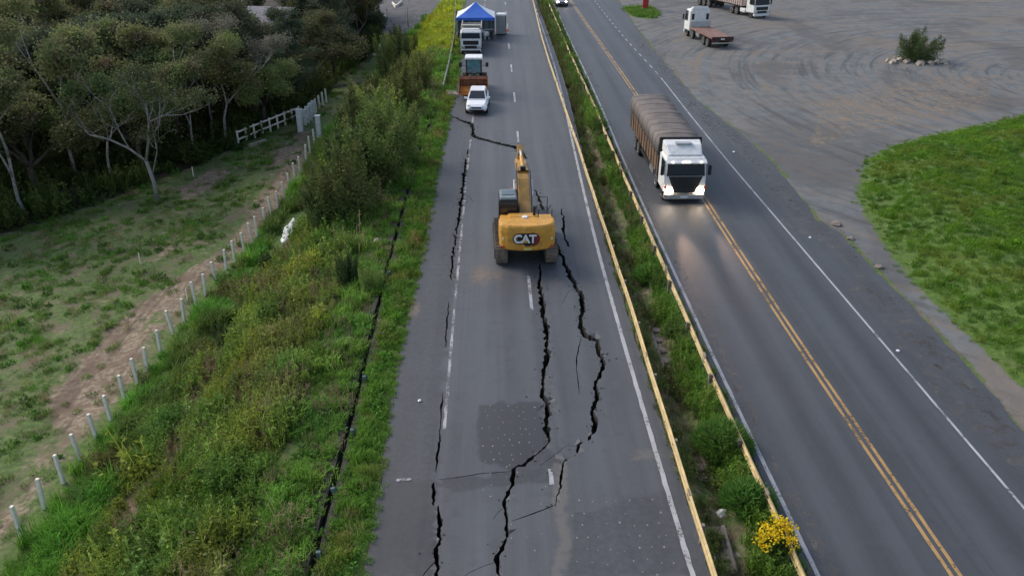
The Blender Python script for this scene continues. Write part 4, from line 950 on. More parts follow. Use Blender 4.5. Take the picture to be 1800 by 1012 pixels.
def beam(pts_, h, w_, lb, name, m, cat):
    mb = MB(); P = [T(*q) for q in pts_]; O = P[0]
    for a, b in zip(P[:-1], P[1:]):
        d = (b - a); d.z = 0; n = Vector((-d.y, d.x, 0)).normalized() * w_; u = d.normalized()*w_
        vs = [a-n-O-u, b-n-O+u, b+n-O+u, a+n-O-u]; mb.add([(v.x,v.y,v.z-.3) for v in vs] + [(v.x,v.y,v.z+h) for v in vs], [(3,2,1,0),(4,5,6,7),(0,1,5,4),(1,2,6,5),(2,3,7,6),(3,0,4,7)])
    o = mb.build(name, m, bevel=.02); o.location = O; return tag(o, lb, cat)
beam([(560,158),(632,148)], .3, .1, 'long low whitish concrete beam on the grass before the dark wood', 'concrete_beam', M_CONC, 'beam')
beam([(653,80),(668,82),(664,97),(645,103),(634,97)], .35, .09, 'curved low white wall beneath the dark conifers', 'garden_wall', M_POSTW, 'wall')
beam([(690,8),(696,14),(706,6)], .45, .1, 'low white wall bent into a corner, at the edge of the car park', 'garden_wall', M_POSTW, 'wall')
beam([(660,47),(678,30)], .4, .08, 'low white wall piece where the wood meets the car park', 'garden_wall', M_POSTW, 'wall')
beam([(440,258),(466,250)], .25, .12, 'pale log lying at the foot of the trees by the field', 'log', M_STONE, 'log')
p = T(718,48); mb = MB(); mb.tube([(0,0,-.3),(0,0,4.5),(.02,0,9)], [.13,.11,.08], 8); rt = empty('utility_pole', p, 0, label='slim pale pole standing at the car park corner', cat='pole'); mb.build('shaft', M_POSTW, rt, smooth=True); mb = MB(); mb.box(-.8,.8,-.06,.06,8.3,8.42); mb.build('crossarm', M_STEEL, rt)
p = T(248,468); mb = MB(); mb.tube([(0,0,-.2),(.03,0,.9)], .035, 5); o = mb.build('stake', M_POSTW); o.location = p; tag(o, 'thin pale stake alone in the field, left of the post row', 'stake')
p = T(340,310); mb = MB(); mb.tube([(0,0,-.2),(.03,0,.8)], .04, 5); o = mb.build('stake', M_POSTW); o.location = p; tag(o, 'thin pale stake near the bare pale tree', 'stake')
p = T(330,528); mb = MB(); mb.tube([(0,0,-.2),(.02,0,.7)], .035, 5); o = mb.build('stake', M_POSTW); o.location = p; tag(o, 'thin pale stake on the bare path right beside the post row', 'stake')
def white_sheet():
    p0, p1 = T(499,434), T(517,392); d = p1 - p0; n = 14; rings = []
    for k in range(n + 1):
        c = d * (k / n); w_ = (.17 + .04*math.sin(k*.9) + .07*mnoise.noise((k*.7,1,1))) * (.35 + 1.1*math.sin(math.pi*(k+.6)/(n+1.2))); h = .13 + .06*mnoise.noise((k*.9, 4, 2))
        rings.append([(c.x + w_*1.5*math.cos(t) , c.y, c.z + .22 + h*math.sin(t)) for t in [j*6.283/10 for j in range(10)]])
    mb = MB(); mb.loft(rings); o = mb.build('plastic_sheet', M_TRASH, smooth=True); o.location = p0; tag(o, 'long crumpled white plastic sheet lying on the eroded slope', 'plastic sheet')
white_sheet()
# concrete drainage steps and litter in the ditch
def steps(pa, pb, w_, lb):
    a, b = T(*pa), T(*pb); d = b - a; L_ = math.hypot(d.x, d.y); n = max(3, int(L_/.42)); ang = math.atan2(-d.x, d.y); mb = MB()
    for k in range(n):
        y0 = L_*k/n; mb.box(-w_,w_,y0,y0+L_/n-.05,-.5,.10+.07*(k%2)+.03*mnoise.noise((k*.8,1,3)))
    for s in (-1,1): mb.box(s*w_-.06,s*w_+.06,0,L_,-.5,.2)
    o = mb.build('drain_steps', M_CONC, bevel=.02); o.location = (a.x, a.y, max(a.z, b.z) - .05); o.rotation_euler = (0,0,ang); tag(o, lb, 'drain steps')
steps((1188,672),(1150,570), .30, 'long run of brownish concrete drain steps in the middle of the ditch')
steps((1236,850),(1214,800), .28, 'concrete drain steps beside the bigger bright tussock')
steps((1272,1008),(1250,930), .34, 'concrete drain steps nearest the yellow flowers')
def litter(pp, s, lb, m=M_TRASH, nm='litter', cat='litter', z=None, fl=.6):
    p = T(*pp) if z is None else G(*pp, z); bm_ = bmesh.new(); bmesh.ops.create_icosphere(bm_, subdivisions=2, radius=s)
    q = random.uniform(0,50)
    for v in bm_.verts: v.co *= 1 + .5*mnoise.noise(v.co*(1.6/s) + Vector((q,0,0))); v.co.z = v.co.z*fl + s*fl*.6
    me = bpy.data.meshes.new(nm); bm_.to_mesh(me); bm_.free(); me.materials.append(m); o = link_mesh(nm, me); o.location = p; return tag(o, lb, cat)
litter((1270,905), .20, 'white plastic bag in the ditch between tussock and flowers')
litter((1280,924), .11, 'small white scrap just below the plastic bag in the ditch')
litter((1298,980), .17, 'greyish white bag left of the yellow flowers', M_STONE)
litter((1168,634), .12, 'small white scrap on the middle drain steps')
litter((738,704), .07, 'tiny white scrap on the left shoulder of the cracked road', z=.012)
litter((1424,418), .08, 'tiny white scrap right of the highway edge line', z=.012)
litter((1290,268), .10, 'tiny pale scrap on asphalt beside the gravel yard', z=.012)
litter((1578,617), .08, 'tiny white scrap at the outer highway shoulder', z=.012)
litter((663,425), .2, 'small whitish bag on the slope beside the gutter', M_STONE)
p = G(795,168); mb = MB(); mb.box(-.55,.55,-.75,.75,0,.3,.1,.12, Matrix.Rotation(R(14),4,'Y') @ Matrix.Rotation(.2,4,'Z')); o = mb.build('stone_slab', M_STONE, bevel=.05); o.location = p + Vector((0,0,.02)); tag(o, 'pale stone slab at the road edge left of the loader', 'slab')
def slabs():
    for k, (pp, s, lb) in enumerate((((1470,395),.5,'biggest loose asphalt lump between highway and green patch'),((1495,420),.35,'middle loose asphalt lump on the crumbled highway edge'),((1545,470),.35,'pale stone lump closest to the green patch edge'))): litter(pp, s*.6, lb, M_CONC, 'asphalt_lump', 'rubble', fl=.4)
slabs()

# ------------------------------------------------------------------ vehicle parts
def wheel(rt, x, y, r, w_, rimm=M_STEEL, name='wheel', twin=False):
    def lath(prof, n=22):
        mb = MB(); rings = [[(px_, pr*math.cos(2*math.pi*k/n), pr*math.sin(2*math.pi*k/n)) for k in range(n)] for px_, pr in prof]; mb.loft(rings); return mb
    s = 1 if x > 0 else -1; h = w_/2
    wh = lath([(-h, r*.62),(-h, r*.93),(-h*.75, r),(h*.75, r),(h, r*.93),(h, r*.62)]).build(name, M_RUBBER, rt); wh.location = (x, y, r)
    rm = lath([(s*h*.2, r*.63),(s*(h+.01), r*.62),(s*(h+.012), r*.52),(s*h*.55, r*.42),(s*h*.6, r*.2),(s*(h+.02), r*.17),(s*(h+.02), .01)]).build('rim', rimm, wh)
    return wh
def pane(rt, quad, m, name, off=.012):
    a, b, c, d = [Vector(v) for v in quad]; n = (b-a).cross(c-a).normalized(); mb = MB(); t = n*off
    mb.add([a-t*.3,b-t*.3,c-t*.3,d-t*.3,a+t,b+t,c+t,d+t], [(3,2,1,0),(4,5,6,7),(0,1,5,4),(1,2,6,5),(2,3,7,6),(3,0,4,7)]); return mb.build(name, m, rt)
def boxpart(rt, name, m, *b, bevel=.02, **k):
    return MB().box(*b, **k).build(name, m, rt, bevel=bevel)

# ------------------------------------------------------------------ excavator, seen from behind
def excavator():
    a, b = G(870,466), G(978,466); c = (a + b)/2
    rt = empty('excavator', (c.x, c.y + 2.2, .012), R(1.5), label='yellow crawler excavator with its counterweight towards us, digging at the crack', cat='excavator')
    L2, Hh = 2.2, .96
    for s in (-1, 1):
        x0, x1 = (s*1.29 - .31, s*1.29 + .31); loop = []
        for k in range(13): t = R(-90 + 180*k/12); loop.append((L2 - .46 + .46*math.cos(t), .48 + .46*math.sin(t)))
        for k in range(13): t = R(90 + 180*k/12); loop.append((-L2 + .46 + .46*math.cos(t), .48 + .46*math.sin(t)))
        mb = MB(); n = len(loop); inn = [(y*.94, .48 + (z-.48)*.82) for y, z in loop]
        mb.prism(loop, x0, x1)
        # shoes with grouser bars
        P = [Vector((0, y, z)) for y, z in loop]; P.append(P[0]); acc = 0; step = .17
        for i in range(n):
            d = P[i+1] - P[i]; Ld = d.length; d.normalize(); nr = Vector((0, d.z, -d.y)); k = (step - acc) % step if acc else 0
            t = k
            while t < Ld:
                q = P[i] + d*t; mb.add([(x0, *(q - d*.015)[1:]), (x1, *(q - d*.015)[1:]), (x1, *(q + d*.015)[1:]), (x0, *(q + d*.015)[1:]), (x0, *(q - d*.012 + nr*.05)[1:]), (x1, *(q - d*.012 + nr*.05)[1:]), (x1, *(q + d*.012 + nr*.05)[1:]), (x0, *(q + d*.012 + nr*.05)[1:])], [(4,5,6,7),(0,1,5,4),(1,2,6,5),(2,3,7,6),(3,0,4,7)]); t += step
            acc = (acc + Ld) % step
        tr = mb.build('track', M_TRACK, rt)
        mb = MB(); xs = s*1.29 + s*.32
        for k in range(6): y = -1.5 + k*.6; mb.tube([(xs-.02*s, y, .25),(xs+.03*s, y, .25)], .13, 12)
        for y in (-1.72, 1.72): mb.tube([(xs-.02*s, y, .48),(xs+.04*s, y, .48)], .3, 14)
        mb.box(xs-.02, xs+.02, -1.5, 1.5, .36, .66); mb.build('roller_frame', M_BLACK, tr)
    boxpart(rt, 'undercarriage', M_BLACK, -1.0,1.0,-1.1,1.1,.35,.85, bevel=.05); mb = MB(); mb.tube([(0,0,.85),(0,0,1.08)], .75, 20); mb.build('slew_ring', M_BLACK, rt)
    boxpart(rt, 'upper_deck', M_BLACK, -1.36,1.36,-1.9,1.75,1.07,1.25, bevel=.03)
    # counterweight with rounded plan
    out = [(-1.42,-1.55),(-1.42,-2.15),(-1.30,-2.45),(-1.0,-2.68),(-.5,-2.80),(0,-2.83),(.5,-2.80),(1.0,-2.68),(1.30,-2.45),(1.42,-2.15),(1.42,-1.55)]
    mb = MB(); n = len(out); zz = [(1.04,.93),(1.16,.985),(1.5,1.0),(2.05,1.0),(2.28,.985),(2.38,.94)]
    mb.loft([[(x*k, -1.55 + (y+1.55)*k, z) for x, y in out] for z, k in zz]); cw = mb.build('counterweight', M_YEL, rt, bevel=.03)
    f = lambda x: -2.83 + .26*abs(x)**2.4*.62
    # marks on the counterweight: three letters, a small triangle and a dark red block behind
    def letters():
        cu = bpy.data.curves.new('letters', 'FONT'); cu.body = 'CAT'; cu.size = .60; cu.extrude = .012; cu.offset = .018; cu.align_x = 'CENTER'; cu.space_character = .92
        o = bpy.data.objects.new('letters', cu); COL.objects.link(o); bpy.context.view_layer.update(); dg = bpy.context.evaluated_depsgraph_get()
        me = bpy.data.meshes.new_from_object(o.evaluated_get(dg)); COL.objects.unlink(o); bpy.data.objects.remove(o); return me
    me = letters(); me.materials.append(M_WHITE); l1 = link_mesh('lettering', me, cw); l1.location = (-.14, -2.90, 1.56); l1.rotation_euler = (R(90), 0, 0)
    me2 = letters(); me2.materials.append(M_BLACK); l2 = link_mesh('lettering_outline', me2, cw); l2.location = (-.14, -2.875, 1.52); l2.rotation_euler = (R(90), 0, 0); l2.scale = (1.1,1.13,1)
    mb = MB(); mb.add([(-.52,-2.87,1.46),(.22,-2.87,1.46),(.22,-2.87,2.03),(-.52,-2.87,2.03),(-.52,-2.83,1.46),(.22,-2.83,1.46),(.22,-2.83,2.03),(-.52,-2.83,2.03)], [(0,1,2,3),(0,4,5,1),(1,5,6,2),(2,6,7,3),(3,7,4,0)]) ; mb.build('emblem_panel', M_BLACK, cw)
    hx = [(.20,1.32),(.46,1.42),(.60,1.62),(.60,1.82),(.46,2.0),(.20,2.08),(.26,1.9),(.26,1.5)]
    mb = MB(); mb.add([(x,-2.868,z) for x, z in hx] + [(x,-2.80,z) for x, z in hx], [tuple(range(8))] + [(i,i+8,(i+1)%8+8,(i+1)%8) for i in range(8)]); mb.build('emblem', paint('emblem_red', (.16,.015,.018), .5), cw)
    hx = [(-.1,1.34),(.12,1.36),(.22,1.46),(-.2,1.46)]; mb = MB(); mb.add([(x,-2.868,z) for x, z in hx] + [(x,-2.80,z) for x, z in hx], [tuple(range(4))] + [(i,i+4,(i+1)%4+4,(i+1)%4) for i in range(4)]); mb.build('emblem', M_BLACK, cw)
    mb = MB(); mb.add([(-.27,-2.92,1.555),(-.01,-2.92,1.555),(-.14,-2.92,1.73),(-.27,-2.9,1.555),(-.01,-2.9,1.555),(-.14,-2.9,1.73)], [(0,1,2),(0,3,4,1),(1,4,5,2),(2,5,3,0)]); mb.build('emblem_triangle', M_YEL, cw)
    for s in (-1,1):
        boxpart(cw, 'reflector', paint('pale_reflector', (.75,.65,.4), .4), s*1.14-.13, s*1.14+.13, f(1.14)+.06, f(1.14)+.12, 1.56, 1.68, bevel=.005)
        boxpart(cw, 'reflector', paint('red_strip', (.5,.05,.02), .4), s*1.12-.2, s*1.12+.2, f(1.12)+.05, f(1.12)+.12, 1.17, 1.25, bevel=.005)
    boxpart(cw, 'number_plate', paint('pale_yellow', (.6,.5,.15), .5), -.2,.2,-2.86,-2.82,1.14,1.24, bevel=.004)
    # engine hood and side boxes
    mb = MB(); mb.box(-1.36,1.36,-1.56,-.75,1.25,2.22,.03,.03); mb.box(-.95,.6,-1.5,-.8,2.22,2.34,.06,.06); mb.build('engine_hood', M_YEL, rt, bevel=.04)
    mb = MB(); mb.tube([(.42,-1.2,2.3),(.42,-1.2,2.72),(.42,-1.3,2.82)], .07, 10); mb.build('exhaust_pipe', M_BLACK, rt)
    boxpart(rt, 'air_intake', M_WHITE, -.22,.05,-1.75,-1.45,2.34,2.44); 
    mb = MB(); mb.box(.55,1.36,-.75,1.1,1.25,1.72,.02,.02); mb.box(.6,1.36,.2,1.5,1.2,1.55); mb.build('side_cover', M_BLACK, rt, bevel=.04)
    mb = MB()
    for x in (.62, 1.3): mb.tube([(x,-1.5,2.2),(x,-1.5,2.75),(x,-.85,2.75),(x,.9,1.75)], .022, 6)
    mb.tube([(1.3,1.2,1.6),(1.3,1.2,2.4),(.8,1.2,2.4)], .022, 6); mb.build('handrail', M_BLACK, rt)
    # cab
    mb = MB(); mb.prism([(-.62,1.25),(1.05,1.25),(1.28,1.6),(1.2,2.2),(.82,2.93),(-.55,2.93),(-.62,2.7)], -1.36, -.38); cabo = mb.build('cab', M_BLACK, rt, bevel=.05)
    mb = MB(); mb.box(-1.32,-.42,-.55,.85,2.93,3.03,.06,.06); mb.build('cab_roof', paint('dusty_grey_roof', (.16,.19,.19), .5, var=.15), cabo, bevel=.03)
    boxpart(cabo, 'roof_hatch', paint('roof_hatch_glass', (.06,.09,.095), .15), -1.18,-.56,-.1,.6,3.03,3.06, bevel=.01)
    pane(cabo, [(-1.26,-.625,1.95),(-.48,-.625,1.95),(-.48,-.60,2.75),(-1.26,-.60,2.75)], M_GLASS, 'window'); pane(cabo, [(-1.362,.95,1.7),(-1.362,-.45,1.9),(-1.362,-.45,2.75),(-1.362,.72,2.75)], M_GLASS, 'window'); pane(cabo, [(-1.25,1.21,2.2),(-1.25,.86,2.88),(-.5,.86,2.88),(-.5,1.21,2.2)], M_GLASS, 'window')
    # boom, stick, cylinders, bucket
    xb = .06
    mb = MB(); mb.prism([(.1,1.5),(.45,1.35),(1.6,2.2),(2.6,2.75),(4.2,2.85),(5.6,2.75),(5.75,2.95),(5.6,3.12),(4.2,3.32),(2.5,3.42),(1.9,3.2),(.9,2.3),(.15,1.85)], xb-.30, xb+.30); boom = mb.build('boom', M_YELD, rt, bevel=.03)
    mb = MB()
    for s in (-1,1): mb.box(xb+s*.31-.012, xb+s*.31+.012, 1.5,2.3,2.45,2.6); mb.box(xb-.31,xb+.31,2.35,2.5,3.36,3.45)
    mb.build('boom_bracket', M_YEL, boom)
    for s in (-1,1):
        mb = MB(); mb.tube([(xb+s*.48,1.05,1.25),(xb+s*.48,2.0,2.15)], .10, 12); cy = mb.build('boom_cylinder', M_RAILP, boom); mb = MB(); mb.tube([(xb+s*.48,2.0,2.15),(xb+s*.47,2.75,2.85)], .055, 10); mb.build('piston_rod', M_CHROME, cy)
        mb = MB(); mb.tube([(xb+s*.36,.2,1.7),(xb+s*.36,1.2,2.75),(xb+s*.36,2.3,3.5),(xb+s*.3,3.6,3.5)], .03, 6); mb.build('hose', M_BLACK, boom)
    mb = MB(); mb.tube([(xb,2.75,3.45),(xb,4.35,3.62)], .11, 12); sc = mb.build('stick_cylinder', M_YEL, boom); mb = MB(); mb.tube([(xb,4.35,3.62),(xb,5.75,3.72)], .06, 10); mb.build('piston_rod', M_CHROME, sc); boxpart(sc, 'cylinder_eye', M_BLACK, xb-.14,xb+.14,2.6,2.85,3.36,3.62)
    mb = MB(); mb.prism([(5.2,3.55),(5.62,3.95),(5.95,3.75),(6.0,3.0),(6.05,1.0),(5.82,.85),(5.68,1.05),(5.45,2.6)], xb-.17, xb+.17); st = mb.build('stick', M_YELD, rt, bevel=.03)
    mb = MB(); mb.tube([(xb,6.1,3.2),(xb,6.2,1.9)], .09, 10); bc = mb.build('bucket_cylinder', M_YEL, st); mb = MB(); mb.tube([(xb,6.2,1.9),(xb,6.2,1.2)], .05, 8); mb.build('piston_rod', M_CHROME, bc)
    mb = MB(); mb.prism([(6.3,1.05),(6.35,.5),(6.1,.12),(5.6,.02),(5.2,.1),(5.05,.35),(5.15,.4),(5.3,.2),(5.65,.12),(6.0,.2),(6.2,.5),(6.15,.95),(5.8,1.05),(5.85,1.15)], xb-.55, xb+.55)
    for s in (-1,1): mb.prism([(6.3,1.05),(6.35,.5),(6.1,.12),(5.6,.02),(5.2,.1),(5.1,.4),(5.75,1.0)], xb+s*.55-.02, xb+s*.55+.02)
    for k in range(5): mb.box(xb-.5+k*.25-.05, xb-.5+k*.25+.05, 4.9,5.15,.28,.36)
    mb.build('bucket', M_TRACK, rt)
excavator()

# ------------------------------------------------------------------ wheel loader with raised-lip bucket towards us
def loader():
    p = G(833,172); rt = empty('wheel_loader', (p.x, p.y + 2.6, .012), R(180), label='yellow wheel loader with a wide orange brown bucket facing us behind the white car', cat='wheel loader')
    for sx in (-1,1):
        for y in (1.3,-1.5): wheel(rt, sx*.93, y, .68, .45, M_YELD)
    mb = MB(); mb.prism([(-2.9,.6),(-.4,.55),(-.4,1.5),(-.6,1.75),(-2.7,1.65),(-2.9,1.4)], -.62,.62); mb.prism([(-.35,.6),(1.6,.55),(1.7,1.0),(.6,1.35),(-.35,1.3)], -.45,.45); mb.build('chassis', M_YEL, rt, bevel=.04)
    for sx in (-1,1): MB().prism([(.75,1.3),(.85,1.45),(1.75,1.4),(1.95,1.1),(1.9,1.0),(1.7,1.25),(.9,1.32)], sx*.93-.25, sx*.93+.25).build('fender', M_BLACK, rt)
    cab = MB().prism([(-.75,1.3),(.55,1.3),(.8,1.75),(.72,3.0),(-.7,3.0),(-.75,2.2)], -.72,.72).build('cab', M_BLACK, rt, bevel=.04)
    MB().box(-.82,.82,-.85,.95,3.0,3.16,.06,.06).build('cab_roof', M_WHITE, cab, bevel=.04)
    pane(cab, [(.6,.795,1.82),(-.6,.795,1.82),(-.6,.728,2.93),(.6,.728,2.93)], M_TEAL, 'window'); pane(cab, [(.5,.69,1.36),(-.5,.69,1.36),(-.5,.77,1.72),(.5,.77,1.72)], M_TEAL, 'window')
    for s in (-1,1): pane(cab, [(s*.722,-.6,1.9),(s*.722,.6,1.9),(s*.722,.55,2.85),(s*.722,-.6,2.85)], M_TEAL, 'window')
    boxpart(cab, 'steering_wheel', M_RAILP, -.16,.16,.80,.84,1.78,1.88)
    for s in (-1,1):
        mb = MB(); mb.tube([(s*.72,.7,2.4),(s*1.1,.85,2.5)], .02, 6); mb.box(s*1.2-.13,s*1.2+.13,.82,.92,2.35,2.75); mb.build('mirror', M_BLACK, cab)
        MB().prism([(.5,1.45),(.7,1.7),(1.7,1.25),(2.45,.75),(2.4,.5),(1.55,.95)], s*.4-.07, s*.4+.07).build('lift_arm', M_YELD, rt, bevel=.02)
    mb = MB(); mb.tube([(0,.6,1.6),(0,1.7,1.75)], .09, 10); mb.build('tilt_cylinder', M_BLACK, rt)
    # bucket: curved shell open to the front, ribbed inside
    sh = [(3.55,.10),(2.75,.10),(2.45,.28),(2.36,.62),(2.46,1.02),(2.75,1.32)]; inn = [(2.78,1.25),(2.56,1.0),(2.47,.63),(2.55,.36),(2.8,.2),(3.55,.16)]
    mb = MB(); mb.prism(sh + inn, -1.25, 1.25); bk = mb.build('bucket', M_RUST, rt); bk.location = (0, -.1, .38); bk.scale = (1, 1, 1.1)
    for s in (-1,1): MB().prism([(3.55,.1),(2.75,.1),(2.42,.3),(2.36,.62),(2.46,1.02),(2.75,1.32),(2.95,1.15),(3.5,.35)], s*1.27-.03, s*1.27+.03).build('side_plate', paint('bucket_orange', (.50,.17,.025), .6, var=.2, dirt=.3), bk)
    MB().box(-1.3,1.3,3.45,3.7,.08,.17).build('cutting_edge', paint('bucket_orange', (.5,.17,.025)), bk)
    mb = MB(); mb.prism([(2.7,1.28),(2.78,1.42),(2.9,1.2),(2.84,1.14)], -1.28, 1.28)
    for k in range(8): x = -1.1 + k*.314; mb.box(x-.035,x+.035,2.5,2.62,.4,1.1)
    mb.build('rib', paint('bucket_rust', (.28,.10,.05), .7, var=.3, dirt=.4), bk)
    MB().prism([(2.9,.17),(3.45,.17),(3.45,.34),(2.85,.62)], -1.18, 1.18).build('load_lip', paint('bucket_orange', (.5,.17,.025)), bk)
loader()

# ------------------------------------------------------------------ white car facing us
def car(loc, rz, label, body_m, lamps=None, name='car'):
    rt = empty(name, loc, rz, label=label, cat='car'); W = .92
    def ring(y, w0, w1, z0, zm, z1, w2): return [(-w0,y,z0),(-w1,y,zm),(-w2,y,z1-.04),(-w2+.08,y,z1),(w2-.08,y,z1),(w2,y,z1-.04),(w1,y,zm),(w0,y,z0)]
    mb = MB(); mb.loft([ring(-2.2,.74,.82,.42,.6,.92,.76), ring(-2.1,.82,.9,.3,.6,1.02,.82), ring(-1.2,.84,.93,.26,.62,1.04,.84), ring(.6,.84,.93,.26,.62,1.0,.84), ring(1.2,.84,.93,.27,.6,.96,.8), ring(1.95,.8,.88,.3,.55,.84,.72), ring(2.2,.66,.72,.4,.52,.7,.56)]); body = mb.build('body', body_m, rt, bevel=.02, smooth=False)
    def cr(y, w0, z0, w1, z1, y1): return None
    A = [(-.80,-2.05,1.0),(.80,-2.05,1.0),(.82,1.0,.98),(-.82,1.0,.98)]; B = [(-.62,-1.55,1.58),(.62,-1.55,1.58),(.62,.05,1.60),(-.62,.05,1.60)]
    mb = MB(); mb.add(A + B, [(3,2,1,0),(4,5,6,7),(0,1,5,4),(1,2,6,5),(2,3,7,6),(3,0,4,7)]); ch = mb.build('cabin', body_m, rt, bevel=.05)
    lerp = lambda P, Q, t: tuple(P[i]+(Q[i]-P[i])*t for i in range(3))
    def side(i, j, t0=.12, t1=.9, u0=.06, u1=.94):
        lo0, lo1 = lerp(A[i],B[i],t0), lerp(A[j],B[j],t0); hi0, hi1 = lerp(A[i],B[i],t1), lerp(A[j],B[j],t1); return [lerp(lo0,lo1,u0), lerp(lo0,lo1,u1), lerp(hi0,hi1,u1), lerp(hi0,hi1,u0)]
    pane(ch, side(2,3), M_GLASS, 'windscreen'); pane(ch, side(0,1), M_GLASS, 'rear_window')
    for i, j in ((1,2),(3,0)): pane(ch, side(i,j,.15,.85,.12,.5), M_GLASS, 'window'); pane(ch, side(i,j,.15,.85,.54,.86), M_GLASS, 'window')
    for s in (-1,1):
        for y in (1.38,-1.35): wheel(rt, s*.83, y, .34, .24)
        MB().add([(s*.42,2.13,.66),(s*.74,1.99,.70),(s*.70,1.99,.83),(s*.46,2.12,.76),(s*.42,2.2,.66),(s*.74,2.06,.70),(s*.70,2.04,.83),(s*.46,2.16,.76)], [(0,1,2,3),(4,5,6,7),(0,1,5,4),(1,2,6,5),(2,3,7,6),(3,0,4,7)]).build('headlight', lamps or M_CHROME, body)
        boxpart(rt, 'mirror', body_m, s*.98-.12, s*.98+.12, .62,.78,1.0,1.16, bevel=.03)
    MB().prism([(2.16,.52),(2.225,.55),(2.22,.66),(2.12,.72)], -.42,.42).build('grille', M_BLACK, body); MB().box(-.62,.62,2.06,2.235,.36,.47,.04,0).build('bumper', M_BLACK, body)
    return rt
p = G(838,203); car((p.x + .05, p.y + 2.2, .012), R(180-2), 'white car with dark windscreen parked facing us before the loader', M_CARWHITE)
p = G(987,13); car((p.x, p.y + 2.2, .012), R(180+2), 'far oncoming car with glowing headlights on the highway', M_STEEL, M_LAMP)

# ------------------------------------------------------------------ lorries
def cab(rt, y0, w, zb, zt, m, high=False, glow_m=None, face_dark=False):
    # y0 = rear of cab; front towards +y
    h = w/2; L = 2.0
    prof = [(y0,zb),(y0+L,zb),(y0+L+.06,zb+.5),(y0+L+.02,zb+1.05),(y0+L-.22,zt-.12),(y0+L-.5,zt),(y0,zt)]
    c = MB().prism(prof, -h, h).build('cab', m, rt, bevel=.12, seg=3)
    zw0, zw1 = zb+1.12, zt-.2
    yy = lambda z: y0+L+.02 + (-.24)*(z-(zb+1.05))/((zt-.12)-(zb+1.05))
    pane(c, [(h-.1,yy(zw0)+.004,zw0),(-h+.1,yy(zw0)+.004,zw0),(-h+.16,yy(zw1)+.004,zw1),(h-.16,yy(zw1)+.004,zw1)], M_WIND, 'windscreen', .02)
    for s in (-1,1):
        pane(c, [(s*(h+.002),y0+.75,zw0),(s*(h+.002),y0+L-.12,zw0),(s*(h+.002),y0+L-.32,zw1),(s*(h+.002),y0+.75,zw1)], M_GLASS, 'window')
        boxpart(c, 'mirror', M_BLACK, s*(h+.18)-.09, s*(h+.18)+.09, y0+L-.12,y0+L+.02,zw0+.05,zw0+.65); boxpart(c, 'mirror_arm', M_BLACK, min(s*h,s*(h+.2)), max(s*h,s*(h+.2)), y0+L-.12,y0+L-.08,zw0+.62,zw0+.66, bevel=0)
        boxpart(c, 'headlight', glow_m or M_CHROME, s*(h-.30)-.2, s*(h-.30)+.2, y0+L+.02,y0+L+.13,zb+.05,zb+.34, bevel=.02)
        boxpart(c, 'step', M_BLACK, s*(h-.12)-.13, s*(h-.12)+.13, y0+.9,y0+1.6,zb-.28,zb, bevel=.02)
    boxpart(c, 'bumper', paint('bumper_grey', (.33,.32,.31), .5, dirt=.4) if glow_m else m, -h+.02,h-.02,y0+L-.2,y0+L+.12,zb-.32,zb+.02, bevel=.05)
    if face_dark:
        MB().add([(-h+.22,y0+L+.045,zb+1.1),(h-.22,y0+L+.045,zb+1.1),(h-.62,y0+L+.085,zb+.1),(-h+.62,y0+L+.085,zb+.1),(-h+.22,y0+L-.1,zb+1.1),(h-.22,y0+L-.1,zb+1.1),(h-.62,y0+L-.1,zb+.1),(-h+.62,y0+L-.1,zb+.1)], [(0,1,2,3),(0,4,5,1),(1,5,6,2),(2,6,7,3),(3,7,4,0)]).build('grille', M_BLACK, c)
    else:
        boxpart(c, 'grille', M_BLACK, -h+.3,h-.3,y0+L,y0+L+.085,zb+.46,zb+.9, bevel=.02); boxpart(c, 'lower_grille', M_BLACK, -h+.42,h-.42,y0+L,y0+L+.10,zb+.06,zb+.36, bevel=.02)
    boxpart(c, 'number_plate', M_WHITE, -.22,.22,y0+L+.1,y0+L+.135,zb-.22,zb-.1, bevel=0)
    return c
def frame_wheels(rt, y0, y1, w, axles, r=.5, z=.95):
    MB().box(-.42,.42,y0,y1,z-.28,z-.02).build('chassis', M_BLACK, rt)
    for y, tw in axles:
        for s in (-1,1): wheel(rt, s*(w/2-.2), y, r, .42 if tw else .3)
def heading(a, b): d = b - a; return math.atan2(-d.x, d.y)
